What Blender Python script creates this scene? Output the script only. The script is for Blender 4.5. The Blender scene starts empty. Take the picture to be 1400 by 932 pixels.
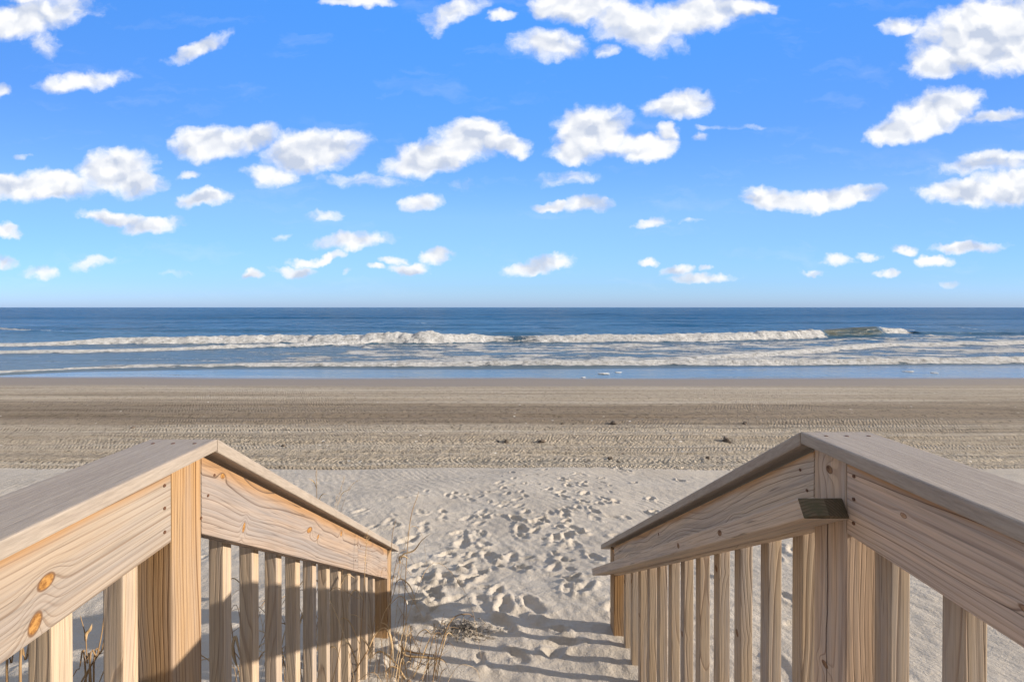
import bpy, bmesh, math, random
import numpy as np
from mathutils import Vector, Matrix, Euler, noise as mnoise

random.seed(7)
rng = np.random.default_rng(11)
C = bpy.context.scene.collection
SC = bpy.context.scene
R = math.radians

# ------------------------------------------------------------------ camera
CAMZ = 3.70          # sea level is z = 0
FPX = 640.0
cam_d = bpy.data.cameras.new('camera')
cam = bpy.data.objects.new('camera', cam_d)
C.objects.link(cam)
cam.location = (0, 0, CAMZ)
PITCH = R(0.4)
cam.rotation_euler = (math.pi / 2 - PITCH, 0, 0)
cam_d.sensor_width = 36
cam_d.lens = FPX / 1400 * 36
SHIFT = 46 - FPX * math.tan(PITCH)
cam_d.shift_y = -SHIFT / 1400
cam_d.shift_x = 19 / 1400
cam_d.clip_start = 0.05
cam_d.clip_end = 60000
SC.camera = cam
RM = Euler(cam.rotation_euler).to_matrix()

def ray(px, py):
    return RM @ Vector(((px - 681) / FPX, (466 - py - SHIFT) / FPX, -1))

def P(px, py, d):
    """point at forward distance d seen in that direction"""
    r = ray(px, py)
    r = r * (d / r.y)
    return Vector((r.x, r.y, r.z + CAMZ))

def G(px, py, z=0.0):
    r = ray(px, py)
    r = r * ((z - CAMZ) / r.z)
    return Vector((r.x, r.y, z))

# ------------------------------------------------------------------ node helper
class NT:
    def __init__(self, tree):
        self.t = tree
        self.n = tree.nodes
        self.l = tree.links
    def new(self, typ, **kw):
        nd = self.n.new(typ)
        for k, v in kw.items():
            setattr(nd, k, v)
        return nd
    def put(self, sock, v):
        if hasattr(v, 'is_output') or isinstance(v, bpy.types.NodeSocket):
            self.l.new(v, sock)
        elif v is not None:
            sock.default_value = v
    def m(self, op, a, b=None, c=None, clamp=False):
        nd = self.new('ShaderNodeMath', operation=op, use_clamp=clamp)
        self.put(nd.inputs[0], a)
        if b is not None: self.put(nd.inputs[1], b)
        if c is not None: self.put(nd.inputs[2], c)
        return nd.outputs[0]
    def v(self, op, a, b=None, c=None):
        nd = self.new('ShaderNodeVectorMath', operation=op)
        self.put(nd.inputs[0], a)
        if b is not None:
            self.put(nd.inputs[3 if op == 'SCALE' else 1], b)
        if c is not None: self.put(nd.inputs[2], c)
        return nd.outputs['Value' if op in ('LENGTH', 'DOT_PRODUCT', 'DISTANCE') else 'Vector']
    def noise(self, vec, scale=1.0, detail=4.0, rough=0.5, dist=0.0, col=False, dim='3D'):
        nd = self.new('ShaderNodeTexNoise', noise_dimensions=dim)
        if dim != '1D': self.put(nd.inputs['Vector'], vec)
        else: self.put(nd.inputs['W'], vec)
        nd.inputs['Scale'].default_value = scale
        nd.inputs['Detail'].default_value = detail
        nd.inputs['Roughness'].default_value = rough
        nd.inputs['Distortion'].default_value = dist
        return nd.outputs['Color' if col else 'Fac']
    def sep(self, vec):
        nd = self.new('ShaderNodeSeparateXYZ'); self.put(nd.inputs[0], vec)
        return nd.outputs
    def comb(self, x=0.0, y=0.0, z=0.0):
        nd = self.new('ShaderNodeCombineXYZ')
        self.put(nd.inputs[0], x); self.put(nd.inputs[1], y); self.put(nd.inputs[2], z)
        return nd.outputs[0]
    def ramp(self, fac, stops, interp='LINEAR'):
        nd = self.new('ShaderNodeValToRGB')
        cr = nd.color_ramp; cr.interpolation = interp
        while len(cr.elements) > 1: cr.elements.remove(cr.elements[0])
        first = True
        for p, c in stops:
            if not isinstance(c, (tuple, list)): c = (c, c, c)
            if first:
                e = cr.elements[0]; e.position = p; first = False
            else:
                e = cr.elements.new(p)
            e.color = (c[0], c[1], c[2], 1)
        self.put(nd.inputs[0], fac)
        return nd.outputs[0]
    def mix(self, fac, a, b, blend='MIX'):
        nd = self.new('ShaderNodeMix', data_type='RGBA', blend_type=blend)
        self.put(nd.inputs[0], fac)
        for s, v in ((nd.inputs[6], a), (nd.inputs[7], b)):
            if isinstance(v, (tuple, list)): v = (v[0], v[1], v[2], 1)
            self.put(s, v)
        return nd.outputs[2]
    def mapr(self, v, a, b, c=0.0, d=1.0, typ='LINEAR'):
        nd = self.new('ShaderNodeMapRange', interpolation_type=typ)
        self.put(nd.inputs[0], v)
        for i, q in enumerate((a, b, c, d)): self.put(nd.inputs[1 + i], q)
        return nd.outputs[0]
    def bump(self, h, dist, strength=1.0, normal=None):
        nd = self.new('ShaderNodeBump')
        nd.inputs['Strength'].default_value = strength
        nd.inputs['Distance'].default_value = dist
        self.put(nd.inputs['Height'], h)
        if normal is not None: self.put(nd.inputs['Normal'], normal)
        return nd.outputs[0]

def new_mat(name):
    m = bpy.data.materials.new(name); m.use_nodes = True
    t = NT(m.node_tree)
    b = [n for n in t.n if n.type == 'BSDF_PRINCIPLED'][0]
    return m, t, b

# ------------------------------------------------------------------ world
EXPOSURE = 0.95
SUN_EL, SUN_DY = 18.6, -0.17      # sun stands to the right, slightly behind the camera
sun_h = Vector((1, SUN_DY, 0)).normalized()
sun_vec = Vector((sun_h.x * math.cos(R(SUN_EL)), sun_h.y * math.cos(R(SUN_EL)), math.sin(R(SUN_EL))))

w = bpy.data.worlds.new('World'); SC.world = w; w.use_nodes = True
T = NT(w.node_tree)
bg = [n for n in T.n if n.type == 'BACKGROUND'][0]
sky = T.new('ShaderNodeTexSky', sky_type='NISHITA')
sky.sun_disc = False
sky.sun_elevation = R(SUN_EL)
sky.sun_rotation = math.atan2(sun_h.x, sun_h.y)
sky.altitude = 0; sky.air_density = 1.0; sky.dust_density = 0.3; sky.ozone_density = 1.6
tc = T.new('ShaderNodeTexCoord')
D = tc.outputs['Generated']
dx, dy, dz = T.sep(D)
T.put(sky.inputs[0], T.v('NORMALIZE', T.comb(T.m('MULTIPLY', dx, 0.35), dy, dz)))
# deeper, cleaner blue overhead and a pale band at the horizon, as in the clear air of the photograph
tint = T.ramp(T.m('MAXIMUM', dz, 0.0), [(0.0, (0.43, 0.66, 1.5)), (0.045, (0.46, 0.69, 1.25)), (0.187, (0.72, 0.97, 1.40)), (0.318, (0.60, 1.03, 1.66)), (0.53, (0.56, 1.30, 2.2)), (1.0, (0.3, 0.85, 1.8))])
skyc = T.mix(1.0, sky.outputs[0], tint, 'MULTIPLY')
SKY_TINT = skyc
yy = T.m('MAXIMUM', dy, 0.05)
u = T.m('DIVIDE', dx, yy); v = T.m('DIVIDE', dz, yy)
uv = T.comb(u, v, 0.0)
wn = T.v('SUBTRACT', T.noise(uv, 7.0, 3.0, 0.55, col=True), (0.5, 0.5, 0.5))
uvw = T.v('ADD', uv, T.v('MULTIPLY', wn, (0.085, 0.05, 0.0)))
wn2 = T.v('SUBTRACT', T.noise(uv, 26.0, 3.0, 0.6, col=True), (0.5, 0.5, 0.5))
uvw = T.v('ADD', uvw, T.v('MULTIPLY', wn2, (0.045, 0.030, 0.0)))
# each cloud is one or more soft masses: centre, half width, half height, tilt, weight
BL = [
 (60,258,80,20,0,1),(158,234,52,28,8,1),(190,249,42,17,0,1),(10,256,50,18,0,1),
 (290,196,55,23,0,.95),(345,190,38,14,12,.8),(425,205,74,27,6,1),(375,237,40,15,0,.8),
 (645,190,48,29,0,1),(596,214,74,22,12,1),(690,200,32,15,0,.9),
 (808,180,56,34,0,1),(785,206,38,15,0,.9),(880,200,44,17,0,1),(908,182,18,14,0,.9),
 (928,143,48,18,10,1),
 (785,8,64,22,0,1),(865,32,64,30,-15,.85),(955,20,86,24,8,.95),(1015,12,44,14,0,.8),
 (752,63,50,20,0,.85),(832,69,18,8,0,.6),
 (622,16,52,16,20,.7),(598,30,18,14,50,.6),(680,26,18,8,0,.7),(485,2,44,9,0,.9),
 (50,26,84,22,8,.85),(66,60,22,24,0,.6),(60,2,60,6,0,.6),(8,34,40,18,0,.9),
 (270,66,44,10,22,.72),(112,112,64,11,8,.62),(140,108,30,12,15,.62),(4,126,16,8,0,.6),
 (1340,44,96,44,22,1),(1375,62,70,38,20,1),(1292,84,60,22,10,1),(1225,38,28,11,5,.7),
 (1268,158,66,26,16,1),(1218,180,34,17,0,.95),(1306,146,34,16,25,.8),(1352,160,42,8,10,.6),
 (1345,224,70,14,3,.75),(1312,262,54,17,0,1),(1384,256,66,21,0,1),
 (1058,272,46,15,0,.95),(1122,272,56,15,3,.95),(1176,262,34,12,4,.85),
 (158,299,54,9,-6,.75),(205,307,46,11,4,.8),(284,272,34,10,8,.85),
 (570,280,30,11,14,.8),(752,282,30,7,0,.75),(800,279,38,12,4,.85),(892,304,24,7,5,.7),(942,306,20,4,0,.4),
 (480,329,58,10,5,.8),(442,297,24,7,0,.5),(735,362,50,10,10,.85),(760,352,20,7,10,.6),
 (402,368,24,7,0,.8),(442,351,27,6,12,.8),(343,380,16,6,10,.75),(407,356,18,6,0,.6),
 (565,366,26,8,0,.85),(600,351,20,9,0,.85),(538,354,20,5,0,.6),(514,364,16,4,0,.6),(480,370,8,5,30,.5),
 (124,361,28,9,12,.55),(50,374,32,8,-6,.55),(8,318,24,9,0,.8),(4,359,20,9,0,.7),
 (1320,335,46,8,2,.85),(1280,354,28,8,0,.9),(1238,338,22,7,0,.8),(1150,355,22,8,0,.6),(1188,349,14,5,0,.6),
 (1213,374,16,5,0,.6),(1297,390,16,5,0,.4),(1112,373,16,4,0,.4),
 (921,367,24,7,0,.8),(962,377,50,6,0,.7),(878,357,15,5,14,.7),(965,364,12,4,0,.6),
 (505,248,60,9,-4,.42),(770,243,48,9,4,.42),(630,253,22,6,0,.36),(260,238,14,5,0,.45),(388,323,14,4,0,.4),
 (958,190,10,6,0,.35),(30,214,12,4,0,.4),(240,371,20,4,0,.33),(990,176,40,4,0,.3),
 (1500,40,120,40,10,1),(1520,250,90,22,0,.95),(-110,250,90,22,0,.9),(-120,60,90,30,0,.9),(1500,340,70,9,0,.8),(-80,345,60,9,0,.8),
 (400,-60,120,26,0,.9),(1150,-80,150,30,0,.9),(-260,150,110,24,0,.9),(1720,150,130,30,0,.9),
]
us, vs, _ = T.sep(uvw)
quad = T.comb(T.m('MULTIPLY', us, us), T.m('MULTIPLY', us, vs), T.m('MULTIPLY', vs, vs))
lin = T.comb(us, vs, 1.0)
F = None
for (cx, cy, rx, ry, rot, wt) in BL:
    cu, cv, ca, sa = (cx - 681) / FPX, (420 - cy) / FPX, math.cos(R(rot)), math.sin(R(rot))
    ix, iy = 1 / (rx * 1.20 / FPX) ** 2, 1 / (ry * 1.32 / FPX) ** 2
    qa = ca * ca * ix + sa * sa * iy; qb = 2 * ca * sa * (ix - iy); qc = sa * sa * ix + ca * ca * iy
    qd = -2 * qa * cu - qb * cv; qe = -2 * qc * cv - qb * cu; qf = qa * cu * cu + qb * cu * cv + qc * cv * cv
    q = T.m('ADD', T.v('DOT_PRODUCT', quad, (-wt * qa, -wt * qb, -wt * qc)), T.v('DOT_PRODUCT', lin, (-wt * qd, -wt * qe, wt - wt * qf)))
    F = q if F is None else T.m('SMOOTH_MAX', F, q, 0.12)
F = T.m('MAXIMUM', F, -1.0)
uvn = T.v('MULTIPLY', uvw, (1.0, 1.35, 1.0))
n1 = T.noise(uvn, 13.0, 9.0, 0.62)
n2 = T.noise(T.v('ADD', uvn, (0.006, 0.030, 0.0)), 13.0, 2.0, 0.5)
n3 = T.noise(uvn, 13.0, 2.0, 0.5)
den = T.m('ADD', T.m('MULTIPLY', F, 1.3), T.m('MULTIPLY', T.m('SUBTRACT', n1, 0.5), 2.0))
dens = T.mapr(den, 0.0, 1.0, 0.0, 1.0, 'SMOOTHSTEP')
# thin high streaks
st = T.noise(T.v('MULTIPLY', uvw, (2.2, 9.0, 1.0)), 1.6, 6.0, 0.6)
st = T.mapr(st, 0.55, 0.80, 0.0, 0.16)
dens = T.m('MAXIMUM', dens, st)
dens = T.m('MULTIPLY', dens, T.mapr(dy, 0.08, 0.25))
dens = T.m('MULTIPLY', dens, T.mapr(v, 0.0, 0.06))
sh = T.m('MULTIPLY', T.m('SUBTRACT', n3, n2), 4.2)          # lit side against shaded side of each billow
sh = T.m('ADD', sh, T.mapr(den, 0.35, 1.7, 0.88, 0.50))
sh = T.m('ADD', sh, T.m('MULTIPLY', T.m('SUBTRACT', T.noise(uvn, 5.0, 3.0, 0.5), 0.5), 0.5), clamp=True)
cl = T.mix(sh, (0.60, 0.665, 0.80), (1.03, 1.03, 1.03))
CL_STR = 5.2
cl = T.v('SCALE', cl, CL_STR)
fin = T.mix(T.m('MULTIPLY', dens, 0.97), skyc, cl)
# white cloud added out of view, overhead and all round, to neutralise fill light
hp = T.v('DIVIDE', T.comb(dx, dy, 0.0), T.comb(*(3 * [T.m('ADD', T.m('MAXIMUM', dz, 0.0), 0.25)])))
cn = T.noise(hp, 1.6, 4.0, 0.6)
inview = T.m('MULTIPLY', T.m('MULTIPLY', T.mapr(dy, 0.15, 0.4), T.mapr(v, 0.95, 0.72)), T.mapr(T.m('ABSOLUTE', u), 1.7, 1.3))
fill_cloud = T.m('MULTIPLY', T.mapr(cn, 0.30, 0.50, 0.15, 1.0, 'SMOOTHSTEP'), T.m('SUBTRACT', 1.0, inview))
fin = T.mix(fill_cloud, fin, (2.35, 2.45, 2.65))
T.put(bg.inputs[0], fin)
bg.inputs[1].default_value = 0.10
w.cycles.sampling_method = 'NONE'

sl = bpy.data.lights.new('sun', 'SUN'); sl.energy = 3.6; sl.angle = R(0.53); sl.color = (1.0, 0.90, 0.77)
so = bpy.data.objects.new('sun', sl); C.objects.link(so)
so.rotation_euler = sun_vec.to_track_quat('Z', 'Y').to_euler()
so.location = (6, -1, 9)

# ------------------------------------------------------------------ numpy noise
def hash2(ix, iy, seed):
    h = (ix.astype(np.int64) * 374761393 + iy.astype(np.int64) * 668265263 + seed * 1274126177) & 0x7fffffff
    h = ((h ^ (h >> 13)) * 1274126177) & 0x7fffffff
    h = h ^ (h >> 16)
    return (h & 0xffff) / 65535.0

def vnoise(x, y, seed=0):
    ix = np.floor(x); iy = np.floor(y)
    fx = x - ix; fy = y - iy
    fx = fx * fx * fx * (fx * (fx * 6 - 15) + 10); fy = fy * fy * fy * (fy * (fy * 6 - 15) + 10)
    a = hash2(ix, iy, seed); b = hash2(ix + 1, iy, seed)
    c = hash2(ix, iy + 1, seed); d = hash2(ix + 1, iy + 1, seed)
    return (a * (1 - fx) + b * fx) * (1 - fy) + (c * (1 - fx) + d * fx) * fy - 0.5

def fbm(x, y, oct=4, seed=0, gain=0.5):
    s = 0; a = 1.0
    for i in range(oct):
        ang = 0.6 * i
        xr = x * math.cos(ang) - y * math.sin(ang); yr = x * math.sin(ang) + y * math.cos(ang)
        s = s + a * vnoise(xr * 2 ** i + 13.7 * i, yr * 2 ** i - 7.1 * i, seed + i)
        a *= gain
    return s

def sstep(a, b, x):
    t = np.clip((x - a) / (b - a), 0, 1)
    return t * t * (3 - 2 * t)

# ------------------------------------------------------------------ object helpers
def link(name, me, parent=None):
    o = bpy.data.objects.new(name, me); C.objects.link(o)
    if parent is not None: o.parent = parent
    return o

def tag(o, label=None, cat=None, group=None, kind=None):
    if label: o['label'] = label
    if cat: o['category'] = cat
    if group: o['group'] = group
    if kind: o['kind'] = kind
    return o

def empty(name, loc):
    o = bpy.data.objects.new(name, None); C.objects.link(o); o.location = loc
    o.empty_display_size = 0.1
    return o

def grid_mesh(name, xs, ys, Z, attrs, mat):
    nx, ny = len(xs), len(ys)
    XX, YY = np.meshgrid(xs, ys)
    co = np.empty((nx * ny, 3), np.float32)
    co[:, 0] = XX.ravel(); co[:, 1] = YY.ravel(); co[:, 2] = Z.ravel()
    i = np.arange(nx - 1); j = np.arange(ny - 1)
    I, J = np.meshgrid(i, j)
    a = (J * nx + I).ravel()
    quads = np.stack([a, a + 1, a + nx + 1, a + nx], 1).astype(np.int32)
    me = bpy.data.meshes.new(name)
    me.vertices.add(len(co)); me.vertices.foreach_set('co', co.ravel())
    nq = len(quads)
    me.loops.add(nq * 4); me.loops.foreach_set('vertex_index', quads.ravel())
    me.polygons.add(nq)
    me.polygons.foreach_set('loop_start', np.arange(0, nq * 4, 4, dtype=np.int32))
    me.polygons.foreach_set('loop_total', np.full(nq, 4, np.int32))
    me.polygons.foreach_set('use_smooth', np.ones(nq, bool))
    me.update(calc_edges=True)
    for k, val in attrs.items():
        at = me.attributes.new(k, 'FLOAT', 'POINT')
        at.data.foreach_set('value', val.ravel().astype(np.float32))
    me.materials.append(mat)
    return link(name, me)

def axis(segs):
    """segs: list of (start, stop, step_start, step_end)"""
    out = []
    for a, b, s0, s1 in segs:
        x = a
        while x < b - 1e-6:
            out.append(x)
            t = (x - a) / (b - a)
            x += s0 + (s1 - s0) * t
    out.append(segs[-1][1])
    return np.array(out)

# ------------------------------------------------------------------ sand
def profile(y):
    return np.interp(y, [-60, -4, 1.0, 2.4, 3.1, 5.0, 8.0, 9.0, 14, 20, 24.7, 28, 40, 80, 400],
                        [2.6, 2.0, 1.86, 1.78, 1.74, 1.42, 0.955, 0.88, 0.60, 0.27, 0.0, -0.17, -0.9, -2.5, -9])

EDGE = 8.02
def prints_list():
    L = []
    def add(x, y, s=1.0, ang=None, dep=None):
        L.append((x, y, s, rng.uniform(-0.6, 0.6) + (math.pi / 2 if ang is None else ang), rng.uniform(0.028, 0.05) if dep is None else dep))
    # the busy ground at the foot of the stairs
    for _ in range(44):
        add(rng.uniform(-0.62, 0.85), rng.uniform(2.3, 3.9), rng.uniform(0.45, 0.9), ang=rng.uniform(0, 3.1))
    for _ in range(36):
        add(rng.uniform(-1.3, 1.6), rng.uniform(3.4, 6.2), rng.uniform(0.55, 1.05), dep=rng.uniform(0.02, 0.042))
    # a trail that leads off to the right towards the water
    for i in range(26):
        t = i / 25
        add(0.2 + 1.7 * t + rng.normal(0, 0.32), 3.9 + 4.2 * t + rng.normal(0, 0.15), rng.uniform(0.75, 1.0))
    for i in range(13):
        t = i / 12
        add(-0.2 + 0.7 * t + rng.normal(0, 0.12), 4.2 + 3.6 * t, rng.uniform(0.7, 1.0), dep=0.028)
    for i in range(12):
        t = i / 11
        add(-0.9 + 0.5 * t + rng.normal(0, 0.3), 4.3 + 1.6 * t + rng.normal(0, 0.2), rng.uniform(0.7, 1.0), dep=0.026)
    for _ in range(60):
        add(rng.uniform(-1.2, 1.8), rng.uniform(2.6, 7.4), rng.uniform(0.4, 0.75), ang=rng.uniform(0, 3.1), dep=rng.uniform(0.016, 0.034))
    # seen past the railings
    for _ in range(34):
        add(rng.uniform(1.0, 4.6), rng.uniform(1.6, 5.4), rng.uniform(0.7, 1.2), dep=rng.uniform(0.02, 0.045))
    for _ in range(20):
        add(rng.uniform(-4.0, -0.9), rng.uniform(1.6, 5.4), rng.uniform(0.7, 1.1), dep=rng.uniform(0.015, 0.035))
    # single prints the photograph shows
    for px, py, s in ((775,738,1.25),(760,742,1.1),(633,745,1.2),(668,762,1.1),(560,742,1.1),(607,762,.8),(705,714,.9),(737,716,.9),(770,704,1),
                      (712,728,1.2),(790,732,.8),(798,660,.9),(833,638,.8),(868,657,.8),(800,677,1),(797,690,1.1),(890,680,.9),(930,650,.9),(935,637,.9),
                      (895,700,.8),(727,836,1.1),(690,835,1),(611,794,1.1),(640,797,1.1),(577,800,1),(592,818,1.1),(570,830,1.1)):
        z = 1.6
        for _ in range(6):
            g = G(px, py, z); z = float(profile(g.y))
        L.append((g.x, g.y, s, math.pi / 2 + rng.uniform(-0.7, 0.7), 0.05))
    return L
PRINTS = prints_list()

def shore_wave(X, Y):
    return (0.075 * fbm(X * 0.045, Y * 0.05, 2, 31) + 0.02 * fbm(X * 0.2, Y * 0.12, 2, 33)) * sstep(15, 22, Y)

def sand_height(X, Y):
    Z = profile(Y)
    near = sstep(EDGE + 0.1, EDGE - 0.5, Y)
    wob = 0.035 * fbm(X * 0.25, Y * 0.5, 3, 5) 
    Z = Z + wob * sstep(20, 8, Y) * 2 + 0.10 * near * fbm(X * 0.33, Y * 0.33, 3, 21)
    Z = Z + shore_wave(X, Y)
    # keep the ground between the rails level
    foot = np.exp(-((X) / 1.4) ** 2) * sstep(4.2, 2.8, Y)
    Z = Z + 0.012 * foot * fbm(X * 3.2, Y * 3.2, 3, 41)
    # trampled lumps
    busy = (np.exp(-(X / 1.25) ** 4) * sstep(5.6, 3.2, Y) + 0.28 * near)
    busy = np.clip(busy, 0, 1)
    Z = Z + 0.012 * busy * fbm(X * 6.5, Y * 6.5, 4, 51) + 0.006 * busy * fbm(X * 19, Y * 19, 3, 55)
    Z = Z + near * 0.006 * fbm(X * 14 + 3 * vnoise(X, Y, 3), Y * 9, 3, 61)
    # low wind ripples
    rp = np.sin((X * 0.75 + Y * 0.65 + 0.5 * fbm(X * 1.3, Y * 1.3, 2, 71)) * 2 * math.pi / 0.16)
    Z = Z + near * (1 - 0.8 * busy) * 0.0020 * rp * (0.3 + 1.4 * np.clip(vnoise(X * 0.9, Y * 0.9, 75) + .5, 0, 1))
    # ploughed edge where the vehicle tracks begin
    e = Y - (EDGE + 0.05 * fbm(X * 0.6, Y * 0, 2, 81))
    Z = Z - 0.030 * sstep(-0.03, 0.06, e) * sstep(3, 0.5, e)
    # ruts along the beach
    tr = sstep(0, 0.3, e) * sstep(22, 15, Y)
    Yw = Y + 0.25 * fbm(X * 0.035, Y * 0 + 3, 2, 91)
    for (yc, wd, dp) in ((8.5, .16, .022), (9.15, .14, .018), (9.9, .18, .026), (10.4, .12, .02), (11.2, .2, .025), (12.1, .2, .03), (13.0, .25, .035),
                         (13.9, .2, .03), (14.9, .25, .03), (16.3, .3, .035), (18.0, .3, .03), (19.6, .3, .02)):
        q = (Yw - yc) / wd
        Z = Z + tr * dp * (-np.exp(-q * q) + 0.55 * np.exp(-(np.abs(q) - 1.6) ** 2 * 3))
    # tread lugs in the nearer tracks
    for (y0, y1, pitch, dpt, k) in ((8.10, 8.42, .082, .017, .9), (8.46, 8.80, .092, .016, -.8), (9.05, 9.35, .085, .013, 1.0), (9.95, 10.3, .11, .012, .9)):
        m_ = sstep(y0, y0 + 0.05, Yw) * sstep(y1, y1 - 0.05, Yw)
        lug = np.sin((X + k * np.abs(Yw - (y0 + y1) / 2) + 0.02 * vnoise(X * 3, Y * 3, 7)) * 2 * math.pi / pitch)
        Z = Z + m_ * dpt * 0.5 * lug * (0.6 + 0.8 * (vnoise(X * 0.8, Y * 2, 17) + .5))
    Z = Z + tr * 0.020 * fbm(X * 7, Y * 12, 3, 101)
    # footprints: a pit, a pushed-up rim, crumbled heel
    for (x, y, s, ang, dp) in PRINTS:
        if y > 8.3: continue
        xi0, xi1 = np.searchsorted(XS, x - 0.4), np.searchsorted(XS, x + 0.4)
        yi0, yi1 = np.searchsorted(YS, y - 0.4), np.searchsorted(YS, y + 0.4)
        sx = X[yi0:yi1, xi0:xi1] - x; sy = Y[yi0:yi1, xi0:xi1] - y
        ca, sa = math.cos(ang), math.sin(ang)
        a = (sx * ca + sy * sa) / (0.106 * s); b = (-sx * sa + sy * ca) / (0.049 * s)
        b = b * (1 + 0.25 * a)
        r = np.sqrt(a * a + b * b) + 0.34 * fbm((sx + x) * 14, (sy + y) * 14, 4, int(x * 100) % 97)
        dp = dp * 0.50
        pit = -dp * (1 - sstep(0.55, 1.02, r))
        rim = dp * (0.42 + 0.9 * np.clip(fbm((sx + x) * 26, (sy + y) * 26, 2, 9), -.4, .6)) * np.exp(-((r - 1.32) / 0.30) ** 2)
        heel = dp * 0.35 * np.exp(-(((a - .1) / .3) ** 2 + (b / .7) ** 2))
        Z[yi0:yi1, xi0:xi1] += pit + rim + heel
    return Z

XS = axis([(-6000, -200, 800, 60), (-200, -30, 50, 2.0), (-30, -9, 1.0, 0.1), (-9, -3.0, 0.06, 0.028), (-3.0, 3.2, 0.0145, 0.0145), (3.2, 9, 0.028, 0.06), (9, 30, 0.1, 1.0), (30, 200, 2.0, 50), (200, 6000, 60, 800)])
YS = axis([(-60, 0.5, 8.0, 0.2), (0.5, 1.5, 0.1, 0.025), (1.5, 5.0, 0.014, 0.017), (5.0, 8.0, 0.02, 0.026), (8.0, 11.5, 0.024, 0.03), (11.5, 21, 0.05, 0.12), (21, 30, 0.2, 0.3), (30, 80, 1, 10), (80, 400, 20, 60)])
XX, YY = np.meshgrid(XS, YS)
SZ = sand_height(XX, YY)

def ground_z(x, y):
    i = int(np.clip(np.searchsorted(XS, x), 0, len(XS) - 1)); j = int(np.clip(np.searchsorted(YS, y), 0, len(YS) - 1))
    return float(SZ[j, i])

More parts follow.
